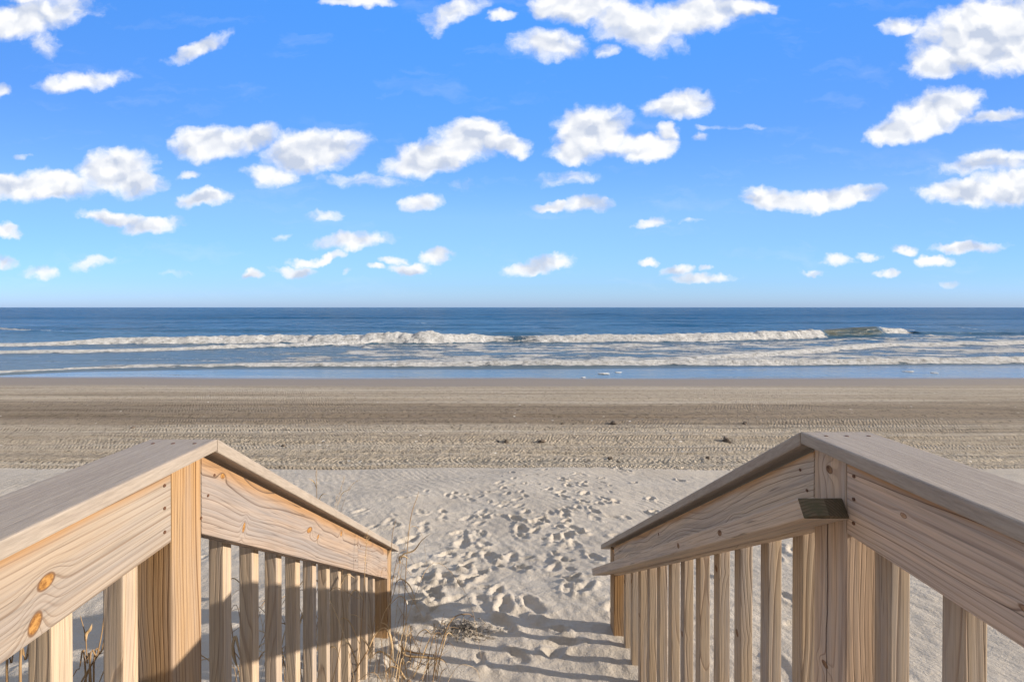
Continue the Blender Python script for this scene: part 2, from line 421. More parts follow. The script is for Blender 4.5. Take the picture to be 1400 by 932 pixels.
def sand_material():
    m, t, b = new_mat('beach_sand')
    co = t.new('ShaderNodeTexCoord').outputs['Object']
    x, y, z = t.sep(co)
    # how firm and damp: soft pale sand near the stairs, driven-over sand beyond, wet sand by the water
    yw = t.m('ADD', y, t.m('MULTIPLY', t.m('SUBTRACT', t.noise(t.v('MULTIPLY', co, (0.6, 0.0, 0.0)), 1.0, 3.0), 0.5), 0.10))
    yw = t.m('ADD', yw, t.m('MULTIPLY', t.m('SUBTRACT', t.noise(co, 6.0, 4.0), 0.5), 0.42))
    drive = t.mapr(yw, EDGE - 0.02, EDGE + 0.10)
    ywet = t.m('ADD', y, t.m('MULTIPLY', t.m('SUBTRACT', t.noise(t.v('MULTIPLY', co, (0.05, 0.3, 0.0)), 1.0, 3.0), 0.5), 2.4))
    wet = t.mapr(ywet, 19.6, 21.2, 0.0, 1.0, 'SMOOTHSTEP')
    soaked = t.mapr(ywet, 23.2, 24.8, 0.0, 1.0, 'SMOOTHSTEP')
    # colours
    grain = t.noise(co, 420.0, 2.0, 0.7)
    pale = t.ramp(t.noise(co, 1.4, 5.0, 0.6), [(0.3, (0.45, 0.395, 0.33)), (0.7, (0.54, 0.48, 0.405))])
    bands = t.noise(t.v('MULTIPLY', co, (0.045, 1.1, 0.0)), 1.0, 6.0, 0.65)
    tan = t.ramp(bands, [(0.30, (0.31, 0.25, 0.18)), (0.42, (0.45, 0.375, 0.285)), (0.55, (0.54, 0.46, 0.36)), (0.70, (0.60, 0.53, 0.43))])
    dk = t.m('ADD', y, t.m('MULTIPLY', t.m('SUBTRACT', t.noise(t.v('MULTIPLY', co, (0.07, 0.5, 0.0)), 1.0, 4.0), 0.5), 2.5))
    dark = t.m('MULTIPLY', t.mapr(dk, 11.3, 12.8, 0, 1, 'SMOOTHSTEP'), t.mapr(dk, 16.4, 14.4, 0, 1, 'SMOOTHSTEP'))
    tan = t.mix(t.m('MULTIPLY', dark, 0.62), tan, (0.19, 0.137, 0.09))
    sk = t.v('ADD', co, t.comb(0.0, t.m('ADD', t.m('MULTIPLY', x, 0.035), t.m('MULTIPLY', t.noise(t.v('MULTIPLY', co, (0.08, 0, 0)), 1.0, 2.0), 1.5)), 0.0))
    tan = t.mix(1.0, tan, t.ramp(t.noise(t.v('MULTIPLY', sk, (0.03, 3.2, 0.0)), 1.0, 5.0, 0.7), [(0.34, 0.68), (0.47, 0.98), (0.6, 1.0), (0.70, 1.14)]), 'MULTIPLY')
    thin = t.noise(t.v('MULTIPLY', co, (0.05, 9.0, 0.0)), 1.0, 4.0, 0.7)
    tan = t.mix(1.0, tan, t.ramp(thin, [(0.32, 0.58), (0.44, 0.97), (0.58, 1.0), (0.68, 1.22)]), 'MULTIPLY')
    pep = t.noise(t.v('MULTIPLY', co, (11.0, 7.0, 1.0)), 1.0, 4.0, 0.75)
    tan = t.mix(1.0, tan, t.ramp(pep, [(0.34, 0.42), (0.44, 0.93), (0.60, 1.0), (0.70, 1.18)]), 'MULTIPLY')
    col = t.mix(drive, pale, tan)
    col = t.mix(wet, col, (0.275, 0.215, 0.15))
    col = t.mix(soaked, col, (0.17, 0.135, 0.105))
    speck = t.ramp(grain, [(0.25, 0.45), (0.42, 0.95), (0.6, 1.0), (0.78, 1.15)])
    col = t.mix(1.0, col, speck, 'MULTIPLY')
    # scattered shell crumbs and dark bits
    vor = t.new('ShaderNodeTexVoronoi'); t.put(vor.inputs['Vector'], t.v('MULTIPLY', co, (1, 1.0, 0))); vor.inputs['Scale'].default_value = 4.0
    bits = t.m('MULTIPLY', t.mapr(vor.outputs['Distance'], 0.15, 0.10), t.mapr(t.sep(vor.outputs['Color'])[0], 0.72, 0.78))
    bits = t.m('MULTIPLY', bits, drive)
    bits = t.m('MULTIPLY', bits, t.mapr(wet, 1.0, 0.7))
    bc = t.mix(t.mapr(t.sep(vor.outputs['Color'])[1], 0.45, 0.55), (0.10, 0.08, 0.07), (0.72, 0.68, 0.62))
    col = t.mix(bits, col, bc)
    t.put(b.inputs['Base Color'], col)
    rough = t.mapr(wet, 0.0, 1.0, 0.95, 0.62)
    rough = t.m('SUBTRACT', rough, t.m('MULTIPLY', soaked, 0.46))
    t.put(b.inputs['Roughness'], rough)
    t.put(b.inputs['Specular IOR Level'], t.mapr(wet, 0, 1, 0.15, 0.5))
    # relief too fine for the mesh
    dry = t.m('SUBTRACT', 1.0, wet)
    def tread(pitch, width, k, seed, wobble):
        ys = t.m('ADD', y, t.m('MULTIPLY', t.noise(t.v('MULTIPLY', co, (0.03, 0.0, 0.0)), 1.0, 2.0), wobble))
        q = t.m('DIVIDE', t.m('ADD', ys, seed), width)
        idn = t.m('FLOOR', q)
        fr = t.m('ABSOLUTE', t.m('SUBTRACT', t.m('FRACT', q), 0.5))
        wnz = t.new('ShaderNodeTexWhiteNoise', noise_dimensions='1D'); t.put(wnz.inputs['W'], idn)
        rnd = wnz.outputs['Value']
        ph = t.m('ADD', t.m('MULTIPLY_ADD', fr, k, x), t.m('MULTIPLY', rnd, 3.0))
        ph = t.m('ADD', ph, t.m('MULTIPLY', t.noise(co, 3.0, 2.0), 0.06))
        s = t.m('SINE', t.m('MULTIPLY', ph, 2 * math.pi / pitch))
        on = t.m('MULTIPLY', t.mapr(rnd, 0.30, 0.40), t.mapr(fr, 0.46, 0.40))
        patch = t.mapr(t.noise(t.v('MULTIPLY', co, (0.25, 1.2, 0.0)), 1.0, 4.0, 0.6), 0.36, 0.52)
        return t.m('MULTIPLY', t.m('MULTIPLY', s, on), patch)
    tr1 = tread(0.075, 0.36, 0.22, 0.0, 2.2)
    tr2 = tread(0.10, 0.55, -0.34, 0.37, 3.4)
    trd = t.m('MULTIPLY', t.m('MULTIPLY', t.m('ADD', tr1, tr2), t.m('MULTIPLY', drive, dry)), 0.55)
    lump = t.noise(t.v('MULTIPLY', co, (6.0, 15.0, 4.0)), 1.4, 4.0, 0.72)
    h = t.m('ADD', t.m('MULTIPLY', trd, 0.018), t.m('MULTIPLY', t.m('MULTIPLY', lump, t.m('MULTIPLY', drive, dry)), 0.060))
    h = t.m('ADD', h, t.m('MULTIPLY', t.m('MULTIPLY', pep, t.m('MULTIPLY', drive, dry)), 0.060))
    h = t.m('ADD', h, t.m('MULTIPLY', t.m('MULTIPLY', t.noise(co, 38.0, 3.0, 0.65), dry), 0.008))
    h = t.m('ADD', h, t.m('MULTIPLY', t.m('MULTIPLY', t.noise(co, 170.0, 3.0, 0.7), dry), 0.0022))
    rip = t.m('MULTIPLY', t.m('SINE', t.m('MULTIPLY', t.m('ADD', t.m('ADD', t.m('MULTIPLY', x, 0.9), t.m('MULTIPLY', y, 0.42)), t.m('MULTIPLY', t.noise(co, 2.2, 3.0), 0.16)), 2 * math.pi / 0.085)), t.mapr(t.noise(co, 1.1, 3.0), 0.35, 0.7, 0.0, 0.0017))
    h = t.m('ADD', h, t.m('MULTIPLY', rip, t.m('SUBTRACT', 1.0, drive)))
    h = t.m('ADD', h, t.m('MULTIPLY', t.m('MULTIPLY', t.noise(t.v('MULTIPLY', co, (0.8, 5, 1)), 1.0, 4.0), wet), 0.004))
    t.put(b.inputs['Normal'], t.bump(h, 1.0, 1.0))
    return m

sand = grid_mesh('beach_sand', XS, YS, SZ, {}, sand_material())
tag(sand, kind='structure')

# ------------------------------------------------------------------ sea
def line(pts):
    g = [(G(px, py).x, G(px, py).y, *rest) for (px, py, *rest) in pts]
    g.sort()
    return np.array(g)

A = line([(-400,476,2,0.4),(0,474,3,.7),(60,473,4,.75),(130,471,7,1),(270,470,8,1),(450,469,9,1),(560,469,11,1),(585,469,13,1),(640,468,9,1),(668,468,7,.75),(705,468,7,.5),(742,468,7,.7),(775,468,8,1),
          (900,467,8,1),(1000,465,8,1),(1100,463,9,1),(1132,462,9,1),(1142,461,9,.1),(1205,459,9,.0),(1214,458,8,.75),(1245,457,7,.75),(1262,458,4,.2),(1400,458,3,.1),(1800,458,3,.1)])
B = line([(-400,492,3,1),(0,484,3,1),(200,480,3,1),(400,474,3,1),(500,470,2.5,1),(540,468,2,1),(580,467,0,0),(1800,467,0,0)])
Cc = line([(-400,494,0,0),(880,496,0,0),(940,493,3,.9),(1000,490,4,1),(1080,484,4,1),(1150,479,4,1),(1200,475,4,1),(1300,473,3.5,1),(1400,470,4,1),(1800,462,3,1)])
Dd = line([(-400,520,.5,1),(0,510,.8,1),(60,507,1,1),(130,504,1.5,1),(250,502,2,.8),(330,501,3,1),(450,501,4,1),(700,501,5,1),(1000,499,5.5,1),(1200,497,6,1),(1400,496,6,1),(1800,494,6,1)])

WX = axis([(-20000, -300, 3000, 100), (-300, -90, 60, 1.5), (-90, -45, 0.8, 0.28), (-45, 50, 0.2, 0.2), (50, 95, 0.28, 0.8), (95, 300, 1.5, 60), (300, 20000, 100, 3000)])
WY = axis([(22, 36, 0.15, 0.15), (36, 52, 0.25, 0.25), (52, 78, 0.2, 0.25), (78, 200, 0.4, 1.6), (200, 700, 2.5, 12), (700, 30000, 40, 3000)])
WXX, WYY = np.meshgrid(WX, WY)

def bore(L, front, back):
    """travelling broken wave along line L: height and foam fields"""
    yb = np.interp(WXX, L[:, 0], L[:, 1]) + 0.9 * fbm(WXX * 0.12, WXX * 0, 3, 15) * np.clip(WYY / 40, .4, 1.5)
    hp = np.interp(WXX, L[:, 0], L[:, 2]); fo = np.interp(WXX, L[:, 0], L[:, 3])
    hgt = hp * yb / FPX
    s = WYY - yb                     # positive: seaward of the foot
    up = sstep(0, front, s)
    dn = 1 - sstep(front * 0.9, front + back, s)
    return s, hgt, hgt * up * dn, fo

sA, hA, zA, fA = bore(A, 1.5, 6.0)
sB, hB, zB, fB = bore(B, 0.7, 3.0)
sC, hC, zC, fC = bore(Cc, 0.8, 3.0)
sD, hD, zD, fD = bore(Dd, 0.6, 3.0)
Z = zA + zB + zC + zD
rag = fbm(WXX * 1.1, WYY * 1.1, 4, 200, 0.6)
rag2 = fbm(WXX * 0.35, WYY * 0.8, 3, 230, 0.6)
def foam(s, f, w0, w1, k=0.8):
    s = s + rag2 * 0.45 + rag * 0.25
    return f * sstep(-0.35, 0.1, s) * (1 - sstep(w0, w1, s)) * k
FO = np.maximum.reduce([foam(sA, fA, 2.2, 5.0, 1.0), foam(sB, fB, 0.8, 2.4, .95), foam(sC, fC, 1.0, 2.6, 1.0),
                        foam(sD, fD, 0.2 + 0.25 * hD / 0.25, 1.0 + 1.3 * hD / 0.25, .88)])
# churned water between the breaker and the inner line
mid = sstep(0.5, 3.0, -sA) * sstep(0.3, 1.5, sD)
side = sstep(-26, -8, WXX) * 0.34 + 0.22
FO = np.maximum(FO, mid * side * (0.85 + 1.3 * rag2))
FO = np.maximum(FO, 0.36 * sstep(2, 5, sA) * (1 - sstep(8, 16, sA)) * sstep(0.3, .9, fA))
# the thin torn edge far out on the left and right
for (px0, py0, px1, py1, kk) in ((-50, 449, 110, 452, .62), (1290, 447, 1400, 455, .6), (1165, 449, 1260, 451, .62), (560, 441, 640, 443, .45)):
    p, q = G(px0, py0), G(px1, py1)
    t_ = np.clip((WXX - p.x) / (q.x - p.x), 0, 1)
    yl = p.y + (q.y - p.y) * t_
    FO = np.maximum(FO, kk * np.exp(-((WYY - yl) / 1.1) ** 2) * sstep(0, .15, t_) * sstep(1, .85, t_))
dep = Z + 0.004 - (profile(WYY) + shore_wave(WXX, WYY))
FO = np.maximum(FO, 0.50 * np.exp(-((dep - 0.006) / 0.007) ** 2) * sstep(-0.25, 0.15, fbm(WXX * 0.25, WYY * 0.1, 2, 77)))
lump = np.clip(FO - 0.35, 0, 1) * sstep(1, 4, hA * 0 + WYY - 24)
Z = Z + lump * np.maximum.reduce([hA * (np.abs(sA) < 6), hD * 1.2 * (np.abs(sD) < 4), 0.12 + 0 * sA]) * 0.55 * (rag + 0.15)
# swell and chop
amp = sstep(30, 60, WYY)
sw = np.sin((WYY + 5 * fbm(WXX * 0.012, WYY * 0.01, 3, 300) * 3) * 2 * math.pi / 15.0) * (0.5 + fbm(WXX * 0.018, WYY * 0.05, 3, 310) * 1.4)
farw = sstep(60, 80, WYY) * (1 - sstep(900, 2500, WYY))
Z = Z + 0.24 * farw * sw + 0.16 * farw * np.sin((WYY + 4 * fbm(WXX * 0.02, WYY * 0.02, 2, 330) * 3) * 2 * math.pi / 38) 
near_b = (1 - sstep(200, 500, WYY))
Z = Z + 0.13 * amp * near_b * fbm(WXX * 0.22, WYY * 0.5, 4, 340) + 0.035 * sstep(28.5, 31, WYY) * near_b * fbm(WXX * 0.9, WYY * 1.7, 3, 350)
# one swell about to break beyond the breaker line
for (pxc, pyc, wpx, hh) in ((700, 458, 60, .45), (280, 452, 200, .35), (920, 446, 160, .35), (60, 455, 90, .3), (1180, 458, 60, .35)):
    g = G(pxc, pyc); wm = wpx / FPX * g.y
    Z = Z + hh * np.exp(-((WXX - g.x) / wm) ** 2) * np.exp(-((WYY - g.y) / 2.4) ** 2)
calm = 1 - sstep(27.8, 30.5, WYY - (np.interp(WXX, Dd[:, 0], Dd[:, 1]) - 29.5))
olive = sstep(0, 0.6, sA) * (1 - sstep(1.6, 2.6, sA)) * (1 - sstep(0.1, 0.5, fA)) * sstep(4, 7, np.interp(WXX, A[:, 0], A[:, 2]))
Z = Z * (1 - 0.0) + 0.004

def sea_material():
    m, t, b = new_mat('sea_water')
    co = t.new('ShaderNodeTexCoord').outputs['Object']
    x, y, z = t.sep(co)
    def attr(n):
        a = t.new('ShaderNodeAttribute'); a.attribute_name = n; return a.outputs['Fac']
    fo, calm_, ol = attr('foam'), attr('calm'), attr('olive')
    # water body colour: sandy shallows, then clear blue
    ff = t.noise(t.v('MULTIPLY', co, (0.02, 0.10, 0.0)), 1.0, 5.0, 0.6)
    yv = t.m('ADD', y, t.m('MULTIPLY', t.m('SUBTRACT', ff, 0.5), 16.0))
    body = t.ramp(t.mapr(yv, 24.0, 240.0), [(0.0, (0.13, 0.16, 0.165)), (0.04, (0.08, 0.125, 0.165)), (0.14, (0.026, 0.100, 0.165)), (0.28, (0.004, 0.078, 0.175)), (0.6, (0.001, 0.070, 0.175)), (1.0, (0.000, 0.060, 0.160))])
    body = t.mix(t.mapr(t.noise(t.v('MULTIPLY', co, (0.05, 0.35, 0.0)), 1.0, 4.0, 0.6), 0.50, 0.68, 0.0, 0.5), body, (0.055, 0.085, 0.085))
    body = t.mix(t.m('MULTIPLY', ol, t.mapr(t.noise(t.v('MULTIPLY', co, (0.35, 1.2, 2.0)), 1.0, 4.0, 0.6), 0.35, 0.6, 0.35, 1.0)), body, (0.085, 0.09, 0.058))
    # foam
    n1 = t.noise(t.v('MULTIPLY', co, (1.0, 1.5, 1.0)), 1.5, 7.0, 0.75)
    n2 = t.noise(t.v('MULTIPLY', co, (0.22, 1.2, 1.0)), 1.2, 6.0, 0.7)
    nn = t.m('MULTIPLY_ADD', n2, 0.5, t.m('MULTIPLY', n1, 0.5))
    k = t.m('ADD', fo, t.m('MULTIPLY', t.m('SUBTRACT', nn, 0.5), 2.7))
    fm = t.mapr(k, 0.44, 0.62, 0.0, 1.0)
    fcol = t.ramp(t.noise(t.v('MULTIPLY', co, (1, 1, 2)), 2.6, 6.0, 0.8), [(0.36, (0.34, 0.33, 0.31)), (0.50, (0.66, 0.65, 0.63)), (0.62, (0.80, 0.79, 0.78))])
    col = t.mix(fm, body, fcol)
    t.put(b.inputs['Base Color'], col)
    t.put(b.inputs['Roughness'], t.m('MAXIMUM', t.mapr(calm_, 0.0, 1.0, 0.22, 0.10), t.m('MULTIPLY', fm, 0.8)))
    b.inputs['IOR'].default_value = 1.33
    t.put(b.inputs['Specular IOR Level'], t.m('MULTIPLY', t.mapr(fm, 0, 1, 1.0, 0.2), t.mapr(y, 30.0, 150.0, 0.36, 0.03)))
    rough_w = t.m('SUBTRACT', 1.0, t.m('MULTIPLY', calm_, 0.93))
    far = t.mapr(y, 60.0, 500.0, 1.0, 3.0)
    h1 = t.noise(t.v('MULTIPLY', co, (0.5, 1.1, 1.0)), 1.0, 7.0, 0.68)
    h2 = t.noise(t.v('MULTIPLY', co, (0.10, 0.26, 1.0)), 1.0, 5.0, 0.6)
    h = t.m('ADD', t.m('MULTIPLY', h1, 0.42), t.m('MULTIPLY', t.m('MULTIPLY', h2, far), 0.9))
    h = t.m('MULTIPLY', h, rough_w)
    h = t.m('ADD', h, t.m('MULTIPLY', t.m('MULTIPLY', t.noise(co, 3.0, 5.0, 0.75), fm), 0.35))
    t.put(b.inputs['Normal'], t.bump(h, 1.0, 1.0))
    return m

sea = grid_mesh('sea', WX, WY, Z, {'foam': FO, 'calm': calm, 'olive': olive}, sea_material())
tag(sea, kind='structure')

# ------------------------------------------------------------------ wood
def wood(name, light, dark, warm, ring=0.0085, contrast=0.75, knots=(), face='xz', pith=(0.10, -0.16), grey=0.25, cath=0.055, warm_amt=0.5, rough=0.72, tone=0.86, top_warm=None, spread=0.0, kcol=((0.22, 0.085, 0.022), (0.56, 0.29, 0.085)), crack=None):
    """solid timber: growth rings around a pith that wanders along local x, knots that bend them"""
    m, t, b = new_mat(name)
    co = t.new('ShaderNodeTexCoord').outputs['Object']
    rnd = t.new('ShaderNodeObjectInfo').outputs['Random']
    off = t.comb(t.m('MULTIPLY', rnd, 37.0), 0.0, 0.0)
    cx = t.v('ADD', co, off)
    x, y, z = t.sep(co)
    wv = t.v('SUBTRACT', t.noise(t.v('MULTIPLY', cx, (1.1, 1.6, 1.6)), 1.0, 2.0, 0.5, col=True), (0.5, 0.5, 0.5))
    wv = t.v('SCALE', wv, cath * 2)
    wf = t.v('SCALE', t.v('SUBTRACT', t.noise(t.v('MULTIPLY', cx, (2.5, 22, 22)), 1.0, 3.0, 0.5, col=True), (0.5, 0.5, 0.5)), 0.005)
    q = t.v('ADD', t.v('ADD', t.v('MULTIPLY', co, (0, 1, 1)), t.v('MULTIPLY', wv, (0, 1, 1))), t.v('MULTIPLY', wf, (0, 1, 1)))
    q = t.v('SUBTRACT', q, (0, pith[0], pith[1]))
    q = t.v('ADD', q, t.comb(0.0, t.m('MULTIPLY', t.m('SUBTRACT', rnd, 0.5), 0.08), 0.0))
    r = t.v('LENGTH', q)
    knot_f = None
    for (kx, kz, rx, rz, rot) in knots:
        mp = t.new('ShaderNodeMapping', vector_type='TEXTURE')
        t.put(mp.inputs[0], t.comb(t.m('ADD', x, t.m('MULTIPLY', t.m('SUBTRACT', rnd, 0.5), spread)) if spread else x, z, 0.0))
        mp.inputs['Location'].default_value = (kx, kz, 0)
        mp.inputs['Rotation'].default_value = (0, 0, R(rot))
        mp.inputs['Scale'].default_value = (rx, rz, 1)
        d = t.v('LENGTH', mp.outputs[0])
        e = t.m('EXPONENT', t.m('MULTIPLY', t.m('MULTIPLY', d, d), -0.22))
        r = t.m('ADD', r, t.m('MULTIPLY', e, rz * 1.4))
        kf = t.mapr(d, 1.15, 0.75, 0.0, 1.0, 'SMOOTHSTEP')
        knot_f = kf if knot_f is None else t.m('MAXIMUM', knot_f, kf)
    graw = (t.m('ADD', t.m('DIVIDE', r, ring), t.m('MULTIPLY', t.noise(t.comb(t.m('MULTIPLY', r, 45.0), rnd, 0.0), 1.0, 3.0, 0.6), 3.2)))
    g = t.m('FRACT', graw)
    line_ = t.ramp(g, [(0.0, 0.15), (0.07, 0.0), (0.55, 0.06), (0.78, 0.35), (0.90, 1.0), (0.96, 0.9), (1.0, 0.15)])
    gid = t.new('ShaderNodeTexWhiteNoise', noise_dimensions='1D'); t.put(gid.inputs['W'], t.m('FLOOR', graw))
    line_ = t.m('MULTIPLY', line_, t.mapr(gid.outputs['Value'], 0.0, 1.0, 0.45, 1.35))
    lv = t.m('MULTIPLY', line_, t.mapr(t.noise(t.v('MULTIPLY', cx, (1.2, 14, 14)), 1.0, 3.0), 0.3, 0.65, 0.45, 1.0), clamp=True)
    blot = t.noise(t.v('MULTIPLY', cx, (2.6, 9, 9)), 1.0, 4.0, 0.55)
    base = t.mix(t.mapr(blot, 0.40, 0.70, 0.0, warm_amt), light, warm)
    base = t.mix(t.mapr(t.noise(t.v('MULTIPLY', cx, (1.5, 5, 5)), 1.3, 5.0, 0.6), 0.45, 0.7, 0.0, grey), base, (0.36, 0.335, 0.33))
    # weather marks: grey streaks and faint water stains along the grain
    ws = t.noise(t.v('MULTIPLY', cx, (1.1, 28, 28)), 1.0, 5.0, 0.65)
    base = t.mix(t.mapr(ws, 0.46, 0.66, 0.0, 0.30 + grey), base, (0.33, 0.30, 0.29))
    if top_warm is not None:         # the edge kept dry under the cap has not bleached
        zz = t.m('ADD', z, t.m('MULTIPLY', t.m('SUBTRACT', t.noise(t.v('MULTIPLY', cx, (4, 20, 20)), 1.0, 3.0), 0.5), 0.03))
        base = t.mix(t.mapr(zz, top_warm, 0.066, 0.0, 0.85, 'SMOOTHSTEP'), base, (0.47, 0.255, 0.105))
    col = t.mix(t.m('MULTIPLY', lv, contrast), base, dark)
    fib = t.noise(t.v('MULTIPLY', cx, (7, 330, 330)), 1.0, 3.0, 0.6)
    col = t.mix(1.0, col, t.ramp(fib, [(0.25, 0.70), (0.5, 0.99), (0.75, 1.12)]), 'MULTIPLY')
    # short checks and dirt
    chk = t.noise(t.v('MULTIPLY', cx, (5, 150, 150)), 1.0, 2.0, 0.5)
    col = t.mix(t.mapr(chk, 0.68, 0.75, 0.0, 0.65), col, (0.10, 0.075, 0.055))
    ck = None
    if crack is not None:
        dz_ = t.m('ABSOLUTE', t.m('SUBTRACT', t.m('SUBTRACT', z, crack), t.m('MULTIPLY', t.m('SUBTRACT', t.noise(t.v('MULTIPLY', cx, (4, 0, 0)), 1.0, 5.0, 0.6), 0.5), 0.022)))
        ck = t.m('MULTIPLY', t.mapr(dz_, 0.0013, 0.0005), t.mapr(t.noise(t.v('MULTIPLY', cx, (2.5, 0, 0)), 1.7, 3.0), 0.36, 0.46))
        col = t.mix(ck, col, (0.05, 0.03, 0.02))
    if knot_f is not None:
        kn = t.mapr(t.noise(co, 110.0, 4.0, 0.65), 0.36, 0.58)
        kc = t.mix(kn, *kcol)
        ringk = t.m('MULTIPLY', knot_f, t.m('SUBTRACT', 1.0, knot_f))
        col = t.mix(knot_f, col, kc)
        col = t.mix(t.m('MULTIPLY', ringk, 3.2, clamp=True), col, (0.17, 0.09, 0.05))
    col = t.v('SCALE', col, tone)
    t.put(b.inputs['Base Color'], col)
    b.inputs['Roughness'].default_value = rough
    b.inputs['Specular IOR Level'].default_value = 0.25
    h = t.m('ADD', t.m('MULTIPLY', line_, -0.0006), t.m('MULTIPLY', fib, 0.0005))
    h = t.m('ADD', h, t.m('MULTIPLY', t.mapr(chk, 0.72, 0.78), -0.001))
    if ck is not None: h = t.m('ADD', h, t.m('MULTIPLY', ck, -0.004))
    t.put(b.inputs['Normal'], t.bump(h, 1.0, 0.9))
    return m

PINE = (0.50, 0.375, 0.265); PINEW = (0.52, 0.33, 0.185); PINED = (0.25, 0.15, 0.085)  # tones offset the light: sunlit left boards darkened, shaded right wood lightened
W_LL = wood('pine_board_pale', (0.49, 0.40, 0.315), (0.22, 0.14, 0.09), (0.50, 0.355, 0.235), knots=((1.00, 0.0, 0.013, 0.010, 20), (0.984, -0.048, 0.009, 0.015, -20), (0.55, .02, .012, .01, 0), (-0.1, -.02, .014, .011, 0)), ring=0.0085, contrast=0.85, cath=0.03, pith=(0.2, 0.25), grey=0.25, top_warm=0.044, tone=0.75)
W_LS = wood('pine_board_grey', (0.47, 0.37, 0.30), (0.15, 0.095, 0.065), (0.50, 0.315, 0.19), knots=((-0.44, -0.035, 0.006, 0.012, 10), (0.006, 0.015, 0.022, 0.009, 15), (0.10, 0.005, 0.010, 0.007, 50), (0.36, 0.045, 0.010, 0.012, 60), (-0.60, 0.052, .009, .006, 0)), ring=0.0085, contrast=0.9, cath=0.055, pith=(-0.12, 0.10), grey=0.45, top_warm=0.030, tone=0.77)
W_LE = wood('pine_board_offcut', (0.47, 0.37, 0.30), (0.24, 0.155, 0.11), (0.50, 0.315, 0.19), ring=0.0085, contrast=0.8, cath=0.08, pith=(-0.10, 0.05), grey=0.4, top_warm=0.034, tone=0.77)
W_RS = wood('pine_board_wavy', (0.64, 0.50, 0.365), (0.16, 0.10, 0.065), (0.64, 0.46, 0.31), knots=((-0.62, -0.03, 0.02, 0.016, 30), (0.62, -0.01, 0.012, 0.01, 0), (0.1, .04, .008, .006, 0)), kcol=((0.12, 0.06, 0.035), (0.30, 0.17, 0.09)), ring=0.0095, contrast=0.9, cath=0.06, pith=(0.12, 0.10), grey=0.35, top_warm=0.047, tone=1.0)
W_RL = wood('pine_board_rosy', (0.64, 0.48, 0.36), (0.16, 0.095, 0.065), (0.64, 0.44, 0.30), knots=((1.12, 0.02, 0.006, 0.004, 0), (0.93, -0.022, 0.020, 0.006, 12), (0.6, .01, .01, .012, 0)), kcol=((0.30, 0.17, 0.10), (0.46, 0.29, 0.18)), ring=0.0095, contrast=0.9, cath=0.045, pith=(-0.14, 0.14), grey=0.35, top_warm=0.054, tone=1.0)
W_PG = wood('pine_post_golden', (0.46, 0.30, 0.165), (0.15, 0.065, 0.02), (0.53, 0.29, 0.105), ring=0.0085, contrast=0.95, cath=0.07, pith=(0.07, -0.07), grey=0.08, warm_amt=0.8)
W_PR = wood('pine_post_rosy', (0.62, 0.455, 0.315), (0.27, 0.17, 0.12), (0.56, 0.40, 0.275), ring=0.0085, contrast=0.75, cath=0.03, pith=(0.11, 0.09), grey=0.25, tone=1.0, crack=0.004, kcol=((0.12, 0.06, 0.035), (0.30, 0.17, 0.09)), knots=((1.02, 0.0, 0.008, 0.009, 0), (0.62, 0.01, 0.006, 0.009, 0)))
W_B = wood('pine_baluster', (0.57, 0.435, 0.295), (0.27, 0.175, 0.115), (0.54, 0.37, 0.225), ring=0.0075, contrast=0.6, cath=0.05, pith=(0.05, 0.07), grey=0.3, knots=((0.1, 0.0, 0.010, 0.007, 20),), spread=1.5, tone=0.92, kcol=((0.12, 0.06, 0.035), (0.30, 0.17, 0.09)))
W_H = wood('pine_handrail', (0.62, 0.50, 0.385), (0.30, 0.20, 0.14), (0.56, 0.40, 0.27), ring=0.0085, contrast=0.5, cath=0.05, pith=(0.05, 0.14), grey=0.35, knots=((-0.78, 0.0, 0.012, 0.007, 0), (-0.45, 0.0, 0.010, 0.008, 0)), kcol=((0.12, 0.06, 0.035), (0.30, 0.17, 0.09)), tone=0.95)

def cap_material(name, a, c):
    m, t, b = new_mat(name)
    co = t.new('ShaderNodeTexCoord').outputs['Object']
    s1 = t.noise(t.v('MULTIPLY', co, (5, 130, 60)), 1.0, 5.0, 0.65)
    s2 = t.noise(t.v('MULTIPLY', co, (40, 420, 300)), 1.0, 3.0, 0.6)
    s3 = t.noise(co, 3.0, 5.0, 0.6)
    col = t.mix(t.mapr(s1, 0.3, 0.7), a, c)
    col = t.mix(1.0, col, t.ramp(s2, [(0.3, 0.84), (0.6, 1.06)]), 'MULTIPLY')
    col = t.mix(t.mapr(s3, 0.52, 0.75, 0.0, 0.35), col, (0.42, 0.37, 0.33))
    t.put(b.inputs['Base Color'], col)
    b.inputs['Roughness'].default_value = 0.62
    b.inputs['Specular IOR Level'].default_value = 0.35
    h = t.m('ADD', t.m('MULTIPLY', s1, 0.0012), t.m('MULTIPLY', s2, 0.0006))
    t.put(b.inputs['Normal'], t.bump(h, 1.0, 0.8))
    return m
M_CAP = cap_material('grey_cap_board', (0.30, 0.245, 0.20), (0.39, 0.33, 0.27))

